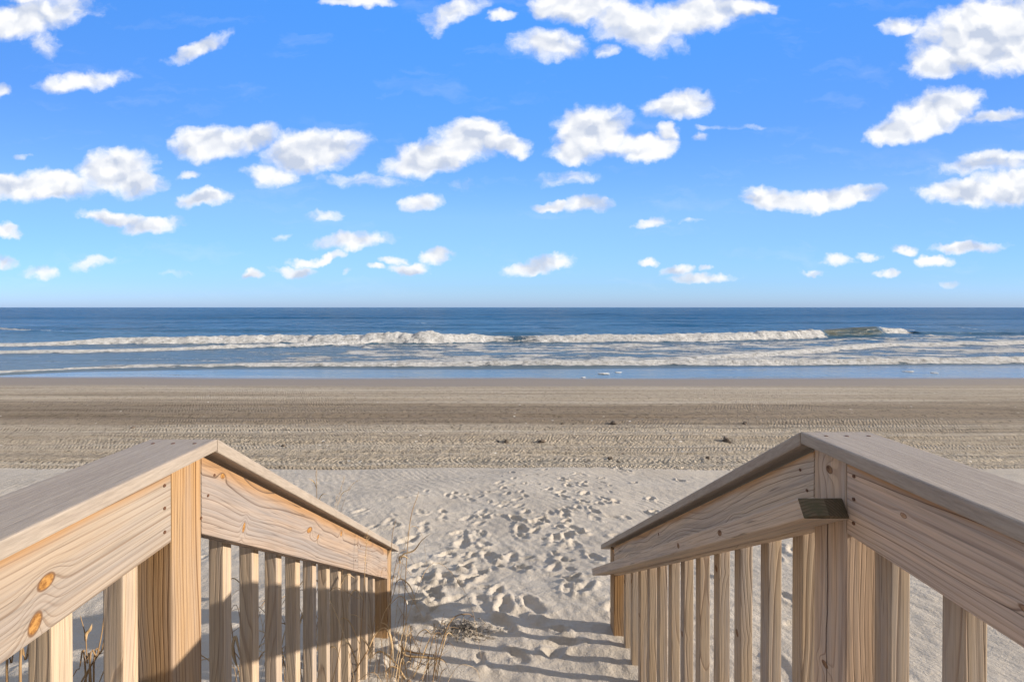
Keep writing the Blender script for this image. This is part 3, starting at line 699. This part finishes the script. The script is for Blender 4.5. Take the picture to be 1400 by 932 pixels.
m, t, b = new_mat('rusty_nail'); M_NAIL = m
b.inputs['Roughness'].default_value = 0.6; b.inputs['Metallic'].default_value = 0.3
co = t.new('ShaderNodeTexCoord').outputs['Object']
t.put(b.inputs['Base Color'], t.mix(t.noise(co, 300.0, 3.0), (0.06, 0.03, 0.02), (0.22, 0.10, 0.05)))
m, t, b = new_mat('mossy_end_grain'); M_END = m
co = t.new('ShaderNodeTexCoord').outputs['Object']
rr = t.v('LENGTH', t.v('SUBTRACT', t.v('MULTIPLY', co, (0, 1, 1)), (0, 0.02, -0.05)))
rg = t.m('FRACT', t.m('DIVIDE', t.m('ADD', rr, t.m('MULTIPLY', t.noise(co, 40.0, 3.0), 0.004)), 0.0055))
cc = t.mix(t.mapr(rg, 0.2, 0.9), (0.17, 0.13, 0.08), (0.10, 0.075, 0.045))
cc = t.mix(t.mapr(t.noise(co, 60.0, 5.0, 0.6), 0.45, 0.65), cc, (0.105, 0.092, 0.05))
t.put(b.inputs['Base Color'], cc); b.inputs['Roughness'].default_value = 0.9
t.put(b.inputs['Normal'], t.bump(t.m('ADD', t.m('MULTIPLY', rg, -0.0015), t.m('MULTIPLY', t.noise(co, 120.0, 4.0), 0.003)), 1.0, 1.0))

def timber(name, p0, p1, wy, hz, mat, parent, bevel=0.0025, plumb=0.0, nails=(), end_mat=None, top_nails=()):
    """a board from p0 to p1 (ends of its centre line); wy across, hz deep; plumb = slope of ends cut vertical"""
    p0, p1 = Vector(p0), Vector(p1)
    ax = (p1 - p0); L = ax.length; ax.normalize()
    upv = Vector((0, 0, 1))
    if abs(ax.z) > 0.95: upv = Vector((0, 1, 0))
    yax = upv.cross(ax).normalized(); zax = ax.cross(yax).normalized()
    M = Matrix((ax, yax, zax)).transposed()
    bm = bmesh.new()
    r = bmesh.ops.create_cube(bm, size=1.0)
    for v_ in bm.verts:
        v_.co = Vector((v_.co.x * L, v_.co.y * wy, v_.co.z * hz))
        if plumb: v_.co.x += v_.co.z * plumb
    if bevel:
        bmesh.ops.bevel(bm, geom=bm.edges[:], offset=bevel, segments=2, affect='EDGES', profile=0.6)
    for f in bm.faces: f.smooth = False
    if end_mat:
        for f in bm.faces:
            if abs(f.normal.x) > 0.7 and f.calc_center_median().x < 0: f.material_index = 2
    for (nx, ny, nz, side) in nails:           # nail heads sit proud of face y = side * wy / 2
        c = bmesh.ops.create_cone(bm, cap_ends=True, segments=10, radius1=0.0034, radius2=0.0030, depth=0.0024,
                                  matrix=Matrix.Translation((nx, side * (wy / 2 + 0.0004), nz)) @ Matrix.Rotation(math.pi / 2, 4, 'X'))
        for v_ in c['verts']:
            for f in v_.link_faces: f.material_index = 1
    for (nx, ny) in top_nails:
        c = bmesh.ops.create_cone(bm, cap_ends=True, segments=10, radius1=0.0036, radius2=0.0036, depth=0.0016, matrix=Matrix.Translation((nx, ny, hz / 2)))
        for v_ in c['verts']:
            for f in v_.link_faces: f.material_index = 1
    if end_mat:      # the weathered end has split down the middle: two facets with a ridge between
        ef = [f for f in bm.faces if f.material_index == 2 and len(f.verts) == 4 and f.calc_area() > wy * hz * 0.5]
        if ef:
            f = ef[0]; n_ = f.normal.copy()
            ys_ = sorted(f.edges, key=lambda e: abs((e.verts[0].co - e.verts[1].co).y), reverse=True)[:2]
            r_ = bmesh.ops.subdivide_edges(bm, edges=ys_, cuts=1)
            for v_ in r_['geom_inner']:
                if isinstance(v_, bmesh.types.BMVert): v_.co += n_ * 0.016; v_.co.y += 0.004
    me = bpy.data.meshes.new(name); bm.to_mesh(me); bm.free()
    me.materials.append(mat); me.materials.append(M_NAIL)
    if end_mat: me.materials.append(end_mat)
    o = link(name, me, parent)
    o.matrix_local = Matrix.Translation((p0 + p1) / 2 - (parent.location if parent else Vector())) @ M.to_4x4()
    return o

DECKZ = CAMZ - 1.21
def railing(side, X_in, yp, hp, tan, y_end, label, mats, bal_stair, bal_level, post_y, end_post_y, seam=None):
    """side -1 left / +1 right. X_in inner edge of the cap, (yp, hp) peak of the cap, tan = slope of the stairs"""
    s = side
    root = empty('stair_railing', (s * (X_in + 0.07), yp, CAMZ - hp - 0.95))
    tag(root, label, 'railing', 'railings on the two sides of the beach stairs')
    mL, mS, mP, mE = mats
    capt, capw = 0.0256, 0.145
    xc = s * (X_in + capw / 2)
    zt = CAMZ - hp
    cosa = 1 / math.sqrt(1 + tan * tan)
    yb = -1.6
    # caps
    a = timber('cap_rail', (xc, yb, zt - capt / 2), (xc, yp, zt - capt / 2), capw, capt, M_CAP, root, 0.004,
               top_nails=[((yp - yb) / 2 - q, w_) for q in (0.035, 0.50, 0.95) for w_ in (-0.045, 0.0, 0.042)])
    tv = capt / cosa
    z_end = zt - tan * (y_end - yp)
    ax = Vector((0, 1, -tan)).normalized()
    c0 = Vector((xc, yp + 0.0008, zt - tv / 2)); c1 = Vector((xc, y_end, z_end - tv / 2))
    timber('cap_rail', c0, c1, capw, capt, M_CAP, root, 0.004, plumb=-tan)
    # boards just under the caps, inner faces flush with the posts
    Xb = X_in + 0.023
    xb = s * (Xb + 0.019)
    bh = 0.14
    post_n, post_f = post_y
    def nl(L, xs):     # triples of nail heads near the ends
        return [(x, 0, z, 1) for x in xs for z in (-0.048, -0.004, 0.044)]
    ins = -s           # which local side is the inner face (local y = up x axis: points to -X for +Y boards)
    Lb = post_n - yb
    nails = [(Lb / 2 - 0.02, 0, z, 1 * s) for z in (-0.042, 0.003, 0.046)]
    timber('top_rail', (xb, yb, zt - capt - 0.002 - bh / 2), (xb, post_n - 0.002, zt - capt - 0.002 - bh / 2), 0.038, bh, mL, root, 0.003, nails=nails)
    gap = 0.013
    def rail_mid(y):
        return zt - tan * (y - yp) - tv - gap - bh / cosa / 2
    ys, ye = post_f + 0.002, end_post_y[0] - 0.002
    Ls = (ye - ys) / cosa
    nails = [(-Ls / 2 + 0.022, 0, z, 1 * s) for z in (-0.042, 0.003, 0.046)] + [(Ls / 2 - 0.03, 0, z, 1 * s) for z in (-0.03, 0.03)]
    cuts = [ys, ye] if seam is None else [ys, seam - 0.0012, seam + 0.0012, ye]
    for n_, (ya, yb_) in enumerate(zip(cuts[::2], cuts[1::2])):
        Lq = (yb_ - ya) / cosa
        nails = ([(-Lq / 2 + 0.022, 0, z, s) for z in (-0.042, 0.003, 0.046)] if n_ == 0 else [(-Lq / 2 + 0.02, 0, 0.03, s)]) + [(Lq / 2 - 0.03, 0, z, s) for z in (-0.03, 0.03)]
        timber('top_rail', (xb, ya, rail_mid(ya)), (xb, yb_, rail_mid(yb_)), 0.038, bh, mS if n_ == 0 else W_LE, root, 0.003, plumb=-tan, nails=nails)
    # posts
    xp = s * (Xb + 0.0445)
    def post(y0, y1, top, bot, mat, nails=()):
        return timber('post', (xp, (y0 + y1) / 2, bot), (xp, (y0 + y1) / 2, top), 0.089, y1 - y0, mat, root, 0.004, nails=nails)
    post(post_n, post_f, zt - capt - 0.0012, 1.3, mP)
    post(end_post_y[0], end_post_y[1], zt - tan * (end_post_y[1] - yp) - tv - 0.0012, 0.9, mE)
    post(-1.4, -1.311, zt - capt - 0.0012, 1.3, mP)
    # balusters stand on the outer side of the boards
    xbal = s * (Xb + 0.038 + 0.0185)
    def bal_first(y, top, bot):
        return timber('baluster', (xbal, y, bot), (xbal, y, top), 0.036, 0.036, W_B, root, 0.003)
    y0 = bal_stair[0] + 0.018
    top = rail_mid(y0) + 0.045
    first = bal_first(y0, top, top - 1.02)
    for k in range(1, bal_stair[1]):
        y = y0 + bal_stair[2] * k
        c = first.copy(); C.objects.link(c); c.parent = root
        c.location = first.location + Vector((random.uniform(-.001, .001), y - y0 + random.uniform(-.003, .003), -tan * (y - y0)))
        e = first.rotation_euler.copy(); e.x += R(random.uniform(-0.5, 0.5)); c.rotation_euler = e
        q = random.random()
        if q < 0.5: c.scale = (1, 1, 1)
    lv = bal_first(bal_level[0] + 0.018, zt - capt - 0.06, DECKZ - 0.16)
    y = bal_level[0] - 0.133; n = 1
    while y > -1.25:
        c = lv.copy(); C.objects.link(c); c.parent = root
        c.location = lv.location + Vector((0, -0.133 * n, 0)); n += 1; y -= 0.133
    return root, zt, rail_mid

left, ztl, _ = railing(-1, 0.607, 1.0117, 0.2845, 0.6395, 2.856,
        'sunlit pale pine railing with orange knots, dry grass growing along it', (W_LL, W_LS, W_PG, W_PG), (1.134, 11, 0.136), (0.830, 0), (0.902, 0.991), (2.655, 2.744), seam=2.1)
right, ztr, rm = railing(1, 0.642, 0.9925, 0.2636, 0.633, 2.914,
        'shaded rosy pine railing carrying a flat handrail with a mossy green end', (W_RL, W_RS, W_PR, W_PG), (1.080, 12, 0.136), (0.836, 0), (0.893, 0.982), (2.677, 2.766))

# flat handrail on the inner side of the right railing: its sawn near end has gone green
XI = 0.576
xm = XI + 0.0445
ta = 0.629
def hz(y): return CAMZ - (0.372 + ta * (y - 0.908))
cosh = 1 / math.sqrt(1 + ta * ta)
hr = timber('handrail', (xm, 0.890, hz(0.890) - 0.022), (xm, 2.86, hz(2.86) - 0.022), 0.0875, 0.038, W_H, right, 0.004, end_mat=M_END)

# ------------------------------------------------------------------ boardwalk and steps (mostly under the frame)
bw = empty('boardwalk', (0.02, -0.8, DECKZ))
tag(bw, 'timber boardwalk landing with steps that run down into the sand', 'boardwalk')
y = -2.6
first = None
while y < 0.95:
    if first is None:
        first = timber('deck_board', (-0.725, y + 0.07, DECKZ - 0.019), (0.76, y + 0.07, DECKZ - 0.019), 0.138, 0.038, W_H, bw, 0.004); yy0 = y
    else:
        c = first.copy(); C.objects.link(c); c.parent = bw; c.location = first.location + Vector((0, y - yy0, 0))
    y += 0.145
for xx in (-0.60, 0.63):
    timber('joist', (xx, -2.6, DECKZ - 0.038 - 0.095), (xx, 0.96, DECKZ - 0.038 - 0.095), 0.038, 0.185, W_PR, bw)
    timber('stringer', (xx, 1.0, DECKZ - 0.24), (xx, 2.75, DECKZ - 0.24 - 0.635 * 1.75), 0.038, 0.25, W_PR, bw)
first = timber('step', (-0.58, 1.14, DECKZ - 0.19), (0.61, 1.14, DECKZ - 0.19), 0.285, 0.038, W_H, bw, 0.004)
for k in range(1, 6):
    c = first.copy(); C.objects.link(c); c.parent = bw; c.location = first.location + Vector((0, 0.278 * k, -0.176 * k))

# ------------------------------------------------------------------ dry grasses
def straw(name, a, c):
    m, t, b = new_mat(name)
    co = t.new('ShaderNodeTexCoord').outputs['Object']
    n = t.noise(co, 18.0, 4.0)
    t.put(b.inputs['Base Color'], t.mix(t.mapr(n, 0.3, 0.7), a, c))
    b.inputs['Roughness'].default_value = 0.7
    return m
M_STRAW = straw('dry_straw', (0.50, 0.33, 0.16), (0.62, 0.46, 0.28))
M_STEM = straw('brown_stem', (0.20, 0.115, 0.05), (0.42, 0.27, 0.13))

def catmull(pts, n=6):
    pts = [Vector(p) for p in pts]
    if len(pts) < 3: return pts
    q = [pts[0] * 2 - pts[1]] + pts + [pts[-1] * 2 - pts[-2]]
    out = []
    for i in range(1, len(q) - 2):
        for k in range(n):
            s = k / n
            a, b, c, d = q[i - 1], q[i], q[i + 1], q[i + 2]
            out.append(0.5 * ((2 * b) + (c - a) * s + (2 * a - 5 * b + 4 * c - d) * s * s + (-a + 3 * b - 3 * c + d) * s ** 3))
    out.append(pts[-1])
    return out

def tube(bm, pts, r0, r1, sides=6, flat=1.0):
    ps = catmull(pts); prev = None
    for i, p in enumerate(ps):
        tdir = (ps[min(i + 1, len(ps) - 1)] - ps[max(i - 1, 0)]).normalized()
        up = Vector((0, 0, 1)) if abs(tdir.z) < 0.9 else Vector((1, 0, 0))
        a = tdir.cross(up).normalized(); b_ = tdir.cross(a).normalized()
        t_ = i / (len(ps) - 1)
        r = r0 + (r1 - r0) * t_
        ring = [bm.verts.new(p + a * math.cos(2 * math.pi * k / sides) * r + b_ * math.sin(2 * math.pi * k / sides) * r * flat) for k in range(sides)]
        if prev:
            for k in range(sides):
                bm.faces.new((prev[k], prev[(k + 1) % sides], ring[(k + 1) % sides], ring[k]))
        prev = ring

def blade(bm, pts, w, tw=0.0):
    """a grass leaf: folded ribbon with real thickness, tapering at both ends"""
    ps = catmull(pts); prev = None; n = len(ps)
    for i, p in enumerate(ps):
        tdir = (ps[min(i + 1, n - 1)] - ps[max(i - 1, 0)]).normalized()
        up = Vector((0.3, -1, 0.2)).normalized()
        a = tdir.cross(up)
        if a.length < 1e-3: a = Vector((1, 0, 0))
        a.normalize(); c = tdir.cross(a).normalized()
        ang = tw * i / n
        a2 = a * math.cos(ang) + c * math.sin(ang); c2 = c * math.cos(ang) - a * math.sin(ang)
        t_ = i / (n - 1)
        ww = w * (0.45 + 1.1 * t_) * (1 - t_ ** 3) if t_ < 0.6 else w * 1.1 * (1 - t_ ** 3)
        ww = max(ww, 0.0004)
        ring = [bm.verts.new(p - a2 * ww), bm.verts.new(p + c2 * ww * 0.45), bm.verts.new(p + a2 * ww), bm.verts.new(p + c2 * (ww * 0.45 + 0.0006))]
        if prev:
            for k in range(4):
                bm.faces.new((prev[k], prev[(k + 1) % 4], ring[(k + 1) % 4], ring[k]))
        prev = ring

def bm_obj(name, bm, mat, parent, origin):
    bmesh.ops.recalc_face_normals(bm, faces=bm.faces[:])
    for f in bm.faces: f.smooth = True
    for v_ in bm.verts: v_.co -= origin
    me = bpy.data.meshes.new(name); bm.to_mesh(me); bm.free(); me.materials.append(mat)
    return link(name, me, parent)

def seed_head(bm, pts, n=26, ln=0.016):
    ps = catmull(pts, 10)
    for i in range(n):
        p = ps[int(i / n * (len(ps) - 1))]
        dr = Vector((random.uniform(-1, 1), random.uniform(-1, 1), random.uniform(0.3, 1.2))).normalized()
        q = p + dr * ln * random.uniform(0.6, 1.3) + Vector((0, 0, -0.004))
        tube(bm, [p, p.lerp(q, 0.5) + Vector((0, 0, 0.002)), q], 0.0016, 0.0005, 4, 0.6)

def plant(label, stems, leaves=(), heads=(), stem_r=0.003, name='dry_grass_plant', group='dry grass plants beside the railings'):
    """stems / leaves / heads: lists of polylines [(px, py, distance), ...]; the last stem point is its tip"""
    base = P(*stems[0][0]) if len(stems) else P(*leaves[0][0])
    gz = ground_z(base.x, base.y)
    origin = Vector((base.x, base.y, gz))
    root = empty(name, origin); tag(root, label, 'plant', group)
    bm = bmesh.new()
    for st_ in stems:
        pts = [P(*q) for q in st_]
        b0 = pts[0]; g = ground_z(b0.x, b0.y)
        if b0.z > g - 0.02:       # run every stem down into the sand
            pts.insert(0, Vector((b0.x + (b0.x - pts[1].x) * 0.3, b0.y + 0.02, g - 0.03)))
        tube(bm, pts, stem_r, stem_r * 0.35)
    bm_obj('stem', bm, M_STEM, root, origin)
    if leaves:
        for lf in leaves:
            bm = bmesh.new()
            w_ = lf[-1] if not isinstance(lf[-1], tuple) else 0.004
            pts = [P(*q) for q in lf if isinstance(q, tuple)]
            blade(bm, pts, w_, random.uniform(-2, 2))
            bm_obj('leaf', bm, M_STRAW, root, origin)
    for hd in heads:
        bm = bmesh.new(); seed_head(bm, [P(*q) for q in hd])
        bm_obj('seed_head', bm, M_STRAW, root, origin)
    return root

# the tall bent stalk in front of the left end post
plant('tallest bent dry stalk, leaning right in front of the end post of the sunlit railing',
      [[(479,935,2.0),(504,886,2.04),(520,850,2.1),(535,821,2.14),(544,785,2.18),(548,765,2.2)]],
      [[(548,765,2.2),(552,757,2.2),(566,752,2.2),(577,738,2.22),(590,728,2.22), 0.0045],
       [(547,770,2.2),(546,762,2.2),(552,760,2.2),(560,764,2.19), 0.006],
       [(540,798,2.17),(548,791,2.17),(560,800,2.15),(566,815,2.14),(571,836,2.12), 0.003],
       [(534,825,2.14),(546,815,2.12),(555,822,2.1),(555,850,2.08),(555,885,2.06), 0.003],
       [(535,822,2.14),(525,838,2.1),(520,858,2.08), 0.003],
       [(520,850,2.1),(530,856,2.1),(536,880,2.08),(538,905,2.05), 0.0035],
       [(504,886,2.04),(512,868,2.04),(524,858,2.04),(532,866,2.02),(536,892,2.0), 0.004],
       [(490,912,2.02),(480,885,2.0),(470,872,1.98),(458,880,1.96), 0.004],
       [(545,782,2.18),(556,806,2.15),(566,822,2.12),(580,848,2.08), 0.002]])
plant('dry stalk with a drooping oat head, in front of the sunlit railing balusters',
      [[(487,945,1.95),(492,880,1.98),(497,820,2.0),(499,775,2.02),(502,728,2.04)]],
      [[(497,820,2.0),(487,806,2.0),(478,816,1.99),(474,836,1.98), 0.003],
       [(492,880,1.98),(478,850,1.98),(466,846,1.97),(456,872,1.96), 0.003],
       [(493,870,1.98),(502,880,1.98),(512,900,1.98), 0.003]],
      [[(499,780,2.02),(501,750,2.03),(503,724,2.05)]], 0.0022)
plant('arching clump of straw-coloured blades at the foot of the end post of the sunlit railing',
      [[(556,945,2.35),(575,905,2.4),(590,868,2.44),(600,850,2.46)],[(562,950,2.33),(586,912,2.36),(612,888,2.4)],[(545,950,2.4),(560,900,2.42),(572,872,2.44)]],
      [[(548,888,2.5),(556,896,2.48),(580,898,2.46),(602,901,2.44),(612,908,2.42), 0.006],
       [(545,880,2.52),(554,888,2.5),(575,893,2.48),(598,894,2.46), 0.006],
       [(575,905,2.4),(584,880,2.42),(595,858,2.44), 0.0035],
       [(560,930,2.36),(580,905,2.36),(604,900,2.36),(616,920,2.36), 0.003],
       [(556,930,2.36),(540,905,2.38),(520,890,2.4),(505,900,2.4), 0.005],
       [(555,932,2.36),(546,915,2.36),(532,912,2.36),(524,934,2.36), 0.004],
       [(566,925,2.34),(575,900,2.34),(570,880,2.36),(556,862,2.38), 0.0025],
       [(590,868,2.44),(582,860,2.44),(572,866,2.44),(566,880,2.44), 0.0025],
       [(600,935,2.34),(604,918,2.34),(612,912,2.34), 0.0022]], (), 0.0022)
# stalks outside the left railing, seen between the balusters
plant('dark forked stalks with one pale curled leaf, between the post and nearest balusters',
      [[(125,950,1.05),(119,905,1.06),(117,870,1.07),(110,842,1.08)],[(122,950,1.05),(133,895,1.06),(140,860,1.07),(144,815,1.08)],[(128,950,1.05),(139,890,1.1),(146,850,1.12),(148,800,1.14)],[(118,940,1.06),(108,914,1.06),(99,925,1.07)]],
      [[(117,876,1.07),(118,866,1.07),(123,860,1.07),(126,852,1.07), 0.0045]], (), 0.0022)
plant('crossed brown stalks at the lowest corner below the pale board',
      [[(28,960,0.92),(36,900,0.95),(42,868,0.97),(46,842,0.98)],[(10,960,0.95),(16,905,0.98),(20,880,1.0)]],
      [[(36,900,0.95),(44,880,0.96),(54,870,0.96),(62,880,0.96), 0.003]], (), 0.0028)
plant('tangled straw stalks behind the first balusters below the grey board',
      [[(330,950,1.55),(322,900,1.58),(316,850,1.6),(312,800,1.62),(316,752,1.64)],[(338,950,1.6),(352,890,1.62),(372,850,1.64),(392,815,1.66)],[(286,950,1.5),(300,900,1.5),(312,870,1.5),(334,852,1.5)],[(345,950,1.6),(330,905,1.6),(312,880,1.6),(305,862,1.6)]],
      [[(324,910,1.58),(318,890,1.58),(322,870,1.58),(330,905,1.56), 0.006],
       [(330,920,1.55),(334,890,1.55),(330,872,1.55), 0.005],
       [(340,945,1.5),(352,905,1.5),(364,890,1.5),(372,915,1.5), 0.004],
       [(312,800,1.62),(318,790,1.62),(330,800,1.62),(338,830,1.62), 0.0025]], (), 0.0022)
plant('thin straw stalks behind the middle balusters of the sunlit railing',
      [[(405,950,1.75),(404,900,1.78),(410,850,1.8),(424,810,1.82)],[(440,950,1.85),(436,900,1.86),(430,860,1.88)],[(452,950,1.9),(462,900,1.9),(470,850,1.92),(466,800,1.94),(470,770,1.95)]],
      [[(404,915,1.78),(398,890,1.78),(388,884,1.78),(380,905,1.78), 0.004],
       [(438,910,1.86),(446,890,1.86),(458,884,1.86),(466,905,1.86), 0.004],
       [(466,800,1.94),(474,785,1.94),(486,790,1.94), 0.003],
       [(408,860,1.8),(416,836,1.8),(430,826,1.8), 0.003]], (), 0.002)
plant('thin upright dry seed stalk standing above the sloping cap, nearer the ridge',
      [[(434,760,3.6),(433,700,3.6),(433,670,3.6),(432,644,3.6)]], [[(433,668,3.6),(430,660,3.6),(426,656,3.6),(422,654,3.6), 0.004],[(433,690,3.6),(440,676,3.6),(447,675,3.6), 0.004]],
      [[(433,662,3.6),(432,650,3.6),(433,641,3.6)]], 0.0035)
plant('feathery pale seed stalk standing above the sloping cap, further down the slope',
      [[(459,770,3.7),(460,710,3.7),(463,680,3.7),(470,655,3.7)],[(460,770,3.7),(464,710,3.7),(474,676,3.7),(484,660,3.7)]],
      [[(462,690,3.7),(468,674,3.7),(480,668,3.7), 0.003]],
      [[(465,675,3.7),(468,662,3.7),(472,650,3.7)],[(474,672,3.7),(482,662,3.7),(492,656,3.7)],[(458,695,3.7),(460,684,3.7),(461,676,3.7)]], 0.0015)

def tuft(label, x, y, n, hgt, lean=(0.0, 0.0), spread=0.08, thin=1.0):
    """a clump of dry blades and bent stalks rooted in the sand at x, y"""
    origin = Vector((x, y, ground_z(x, y)))
    root = empty('dry_grass_plant', origin); tag(root, label, 'plant', 'dry grass plants beside the railings')
    bms = bmesh.new()
    for i in range(n):
        a = random.uniform(0, 2 * math.pi); h = hgt * random.uniform(0.55, 1.15)
        bx, by = x + random.gauss(0, spread * 0.4), y + random.gauss(0, spread * 0.4)
        b0 = Vector((bx, by, ground_z(bx, by) - 0.03))
        out = Vector((math.cos(a), math.sin(a), 0)) * h * random.uniform(0.12, 0.5) + Vector((lean[0], lean[1], 0)) * h
        p1 = b0 + out * 0.25 + Vector((0, 0, h * 0.5)); p2 = b0 + out * 0.65 + Vector((0, 0, h * 0.9))
        droop = random.random()
        p3 = b0 + out * 1.15 + Vector((random.gauss(0, .01), random.gauss(0, .01), h * (1.05 - 0.45 * droop)))
        p4 = b0 + out * 1.4 + Vector((0, 0, h * (1.1 - 1.0 * droop)))
        if i % 3 == 0:
            tube(bms, [b0, p1, p2, p3], 0.0020 * thin, 0.0007, 5)
            tube(bms, [p2, p2 + Vector((random.gauss(0, .03), random.gauss(0, .03), random.uniform(0, .08)))], 0.0012, 0.0005, 4)
        else:
            bm = bmesh.new(); blade(bm, [b0, p1, p2, p3, p4], random.uniform(0.0014, 0.0032) * thin, random.uniform(-3, 3))
            bm_obj('leaf', bm, M_STRAW if i % 2 else M_STEM, root, origin)
    bm_obj('stem', bms, M_STEM, root, origin)
tuft('spiky dry tuft inside the stairs, just before the end post of the sunlit railing', -0.50, 2.42, 15, 0.26, (0.1, 0.0))
tuft('tallest thin straws standing close against the last balusters of the sunlit railing', -0.55, 2.28, 9, 0.78, (0.12, 0.1), 0.1, 0.8)
tuft('loose tuft of leaning stalks on the striped sand, nearest the middle of the path', -0.34, 2.36, 12, 0.30, (0.35, 0.05))
tuft('short tuft of bent blades at the lowest visible foot of the sunlit railing', -0.47, 2.1, 14, 0.34, (0.0, 0.1))
tuft('tall tangle of stalks outside the sunlit railing, seen through its first balusters', -0.98, 1.75, 18, 0.85, (0.1, 0.0), 0.2)
tuft('tall tangle of stalks outside the sunlit railing, seen through its middle balusters', -0.92, 2.15, 16, 0.62, (0.1, 0.0), 0.18)
tuft('low tangle of blades outside the sunlit railing by its last balusters', -0.84, 2.45, 14, 0.42, (0.05, 0.1), 0.12)
tuft('dark spiky tangle outside the level part of the sunlit railing', -1.15, 1.22, 14, 0.95, (0.0, 0.1), 0.2)

# a low, half-buried twiggy plant in the middle of the path
g = Vector((0, 0, 1.72))
for _ in range(5): g = G(634, 862, g.z); g.z = ground_z(g.x, g.y)
bm = bmesh.new()
for i in range(110):
    a = random.uniform(0, 2 * math.pi); L_ = random.uniform(0.025, 0.075)
    b0 = Vector((g.x + random.gauss(0, 0.065), g.y + random.gauss(0, 0.035), 0)); b0.z = ground_z(b0.x, b0.y) - 0.006
    d = Vector((math.cos(a), math.sin(a), random.uniform(0.1, 0.9))).normalized() * L_
    b1 = b0 + d * 0.5 + Vector((0, 0, .01)); b2 = b0 + d + Vector((random.gauss(0, .01), random.gauss(0, .01), -0.008))
    tube(bm, [b0, b1, b2], 0.0022, 0.0009, 4)
    for k in range(3):
        s0 = b1.lerp(b2, random.random()); tube(bm, [s0, s0 + Vector((random.gauss(0, .008), random.gauss(0, .008), random.uniform(0, .014)))], 0.003, 0.001, 4)
for k in range(14):
    q = [Vector((g.x + a_, g.y + b_, 0)) for a_, b_ in ((random.uniform(-.2, -.1), random.uniform(-.08, .08)), (0, random.uniform(-.05, .05)), (random.uniform(.1, .2), random.uniform(-.08, .08)))]
    for v_ in q: v_.z = ground_z(v_.x, v_.y) + 0.001
    tube(bm, q, 0.0018, 0.0012, 4)
tw = empty('twiggy_plant', g)
bm_obj('stem', bm, straw('sandy_twig', (0.20, 0.165, 0.125), (0.42, 0.36, 0.29)), tw, g)
tag(tw, 'low half-buried tuft of grey twigs in the trampled sand between the railings', 'plant')

# ------------------------------------------------------------------ clods on the driven sand and foam patches on the wash
def lumpy(name, size, seed, mat, flat=0.6, sub=3):
    bm = bmesh.new(); bmesh.ops.create_icosphere(bm, subdivisions=sub, radius=1.0)
    for v_ in bm.verts:
        n = mnoise.fractal(v_.co * 1.3 + Vector((seed, 0, 0)), 0.8, 2.0, 4)
        v_.co = v_.co * (1 + 0.75 * n)
        v_.co.x *= size; v_.co.y *= size * 0.8; v_.co.z *= size * flat
    for f in bm.faces: f.smooth = True
    me = bpy.data.meshes.new(name); bm.to_mesh(me); bm.free(); me.materials.append(mat)
    return link(name, me)
m, t, b = new_mat('dark_clod'); M_CLOD = m
co = t.new('ShaderNodeTexCoord').outputs['Object']
t.put(b.inputs['Base Color'], t.mix(t.noise(co, 30.0, 5.0), (0.05, 0.04, 0.03), (0.22, 0.17, 0.13))); b.inputs['Roughness'].default_value = 0.95
m, t, b = new_mat('foam_patch'); M_FOAM = m
co = t.new('ShaderNodeTexCoord').outputs['Object']
t.put(b.inputs['Base Color'], t.mix(t.noise(co, 14.0, 5.0), (0.6, 0.59, 0.56), (0.85, 0.84, 0.82))); b.inputs['Roughness'].default_value = 0.8

clods = [(770,580,.05,'small dark clod on the driven sand, left one of a close pair above the footprints'),
         (784,581,.04,'smaller dark clod just right of another, on the brown driven sand'),
         (838,579,.075,'largest black clod on the brown driven sand, straight out from the stairs'),
         (1018,579,.06,'dark clod on brown driven sand, out beyond the sloping cap with the handrail'),
         (692,604,.055,'flat dark clod left of a blocky one, on a tyre track'),
         (741,604,.06,'blocky dark clod lying on the tan tyre track nearer the stairs'),
         (993,603,.075,'dark clod on a tan tyre track, just above the shaded railing slope'),
         (834,627,.045,'small dark clod at the near edge of the tyre tracks'),
         (968,627,.05,'crumbly dark clod at the track edge beside the shaded railing slope'),
         (388,610,.045,'dark clod on tyre tracks above the sunlit railing slope'),
         (182,380+205,.04,'tiny dark clod on the sand above the flat grey cap of the sunlit railing')]
for i, (px, py, s, lb) in enumerate(clods):
    z = 0.6
    for _ in range(8):
        g = G(px, py, z); z = ground_z(g.x, g.y)
    o = lumpy('sand_clod', s, i * 3.1, M_CLOD, 0.7); o.location = (g.x, g.y, z + s * 0.25); o.rotation_euler = (0, 0, i * 1.3)
    tag(o, lb, 'clod', 'dark clods lying on the driven sand')
foams = [(825,511,.22,'bright foam patch on the wet wash, biggest of those by the water edge'),
         (845,509,.14,'small foam patch just right of the biggest one'),
         (797,516,.09,'tiny foam scrap lowest on the wash, before the biggest patch'),
         (1243,508,.19,'foam patch on the wash above the flat cap of the shaded railing'),
         (1278,510,.13,'thin foam scrap right of the patch above the shaded railing')]
for i, (px, py, s, lb) in enumerate(foams):
    g = G(px, py, 0.0)
    o = lumpy('foam_patch', s, 50 + i * 2.3, M_FOAM, 0.16, 4); o.location = (g.x, g.y, 0.01); o.scale = (1.3, 1.0, 1)
    tag(o, lb, 'foam patch', 'foam patches left on the wash')

# ------------------------------------------------------------------ output
SC.view_settings.view_transform = 'Standard'
SC.view_settings.look = 'None'
SC.view_settings.exposure = EXPOSURE
SC.view_settings.gamma = 1
SC.view_settings.use_curve_mapping = False
SC.render.engine = 'CYCLES'
SC.cycles.max_bounces = 6
SC.cycles.diffuse_bounces = 2
SC.cycles.use_denoising = True
SC.cycles.use_adaptive_sampling = True
SC.cycles.adaptive_threshold = 0.02
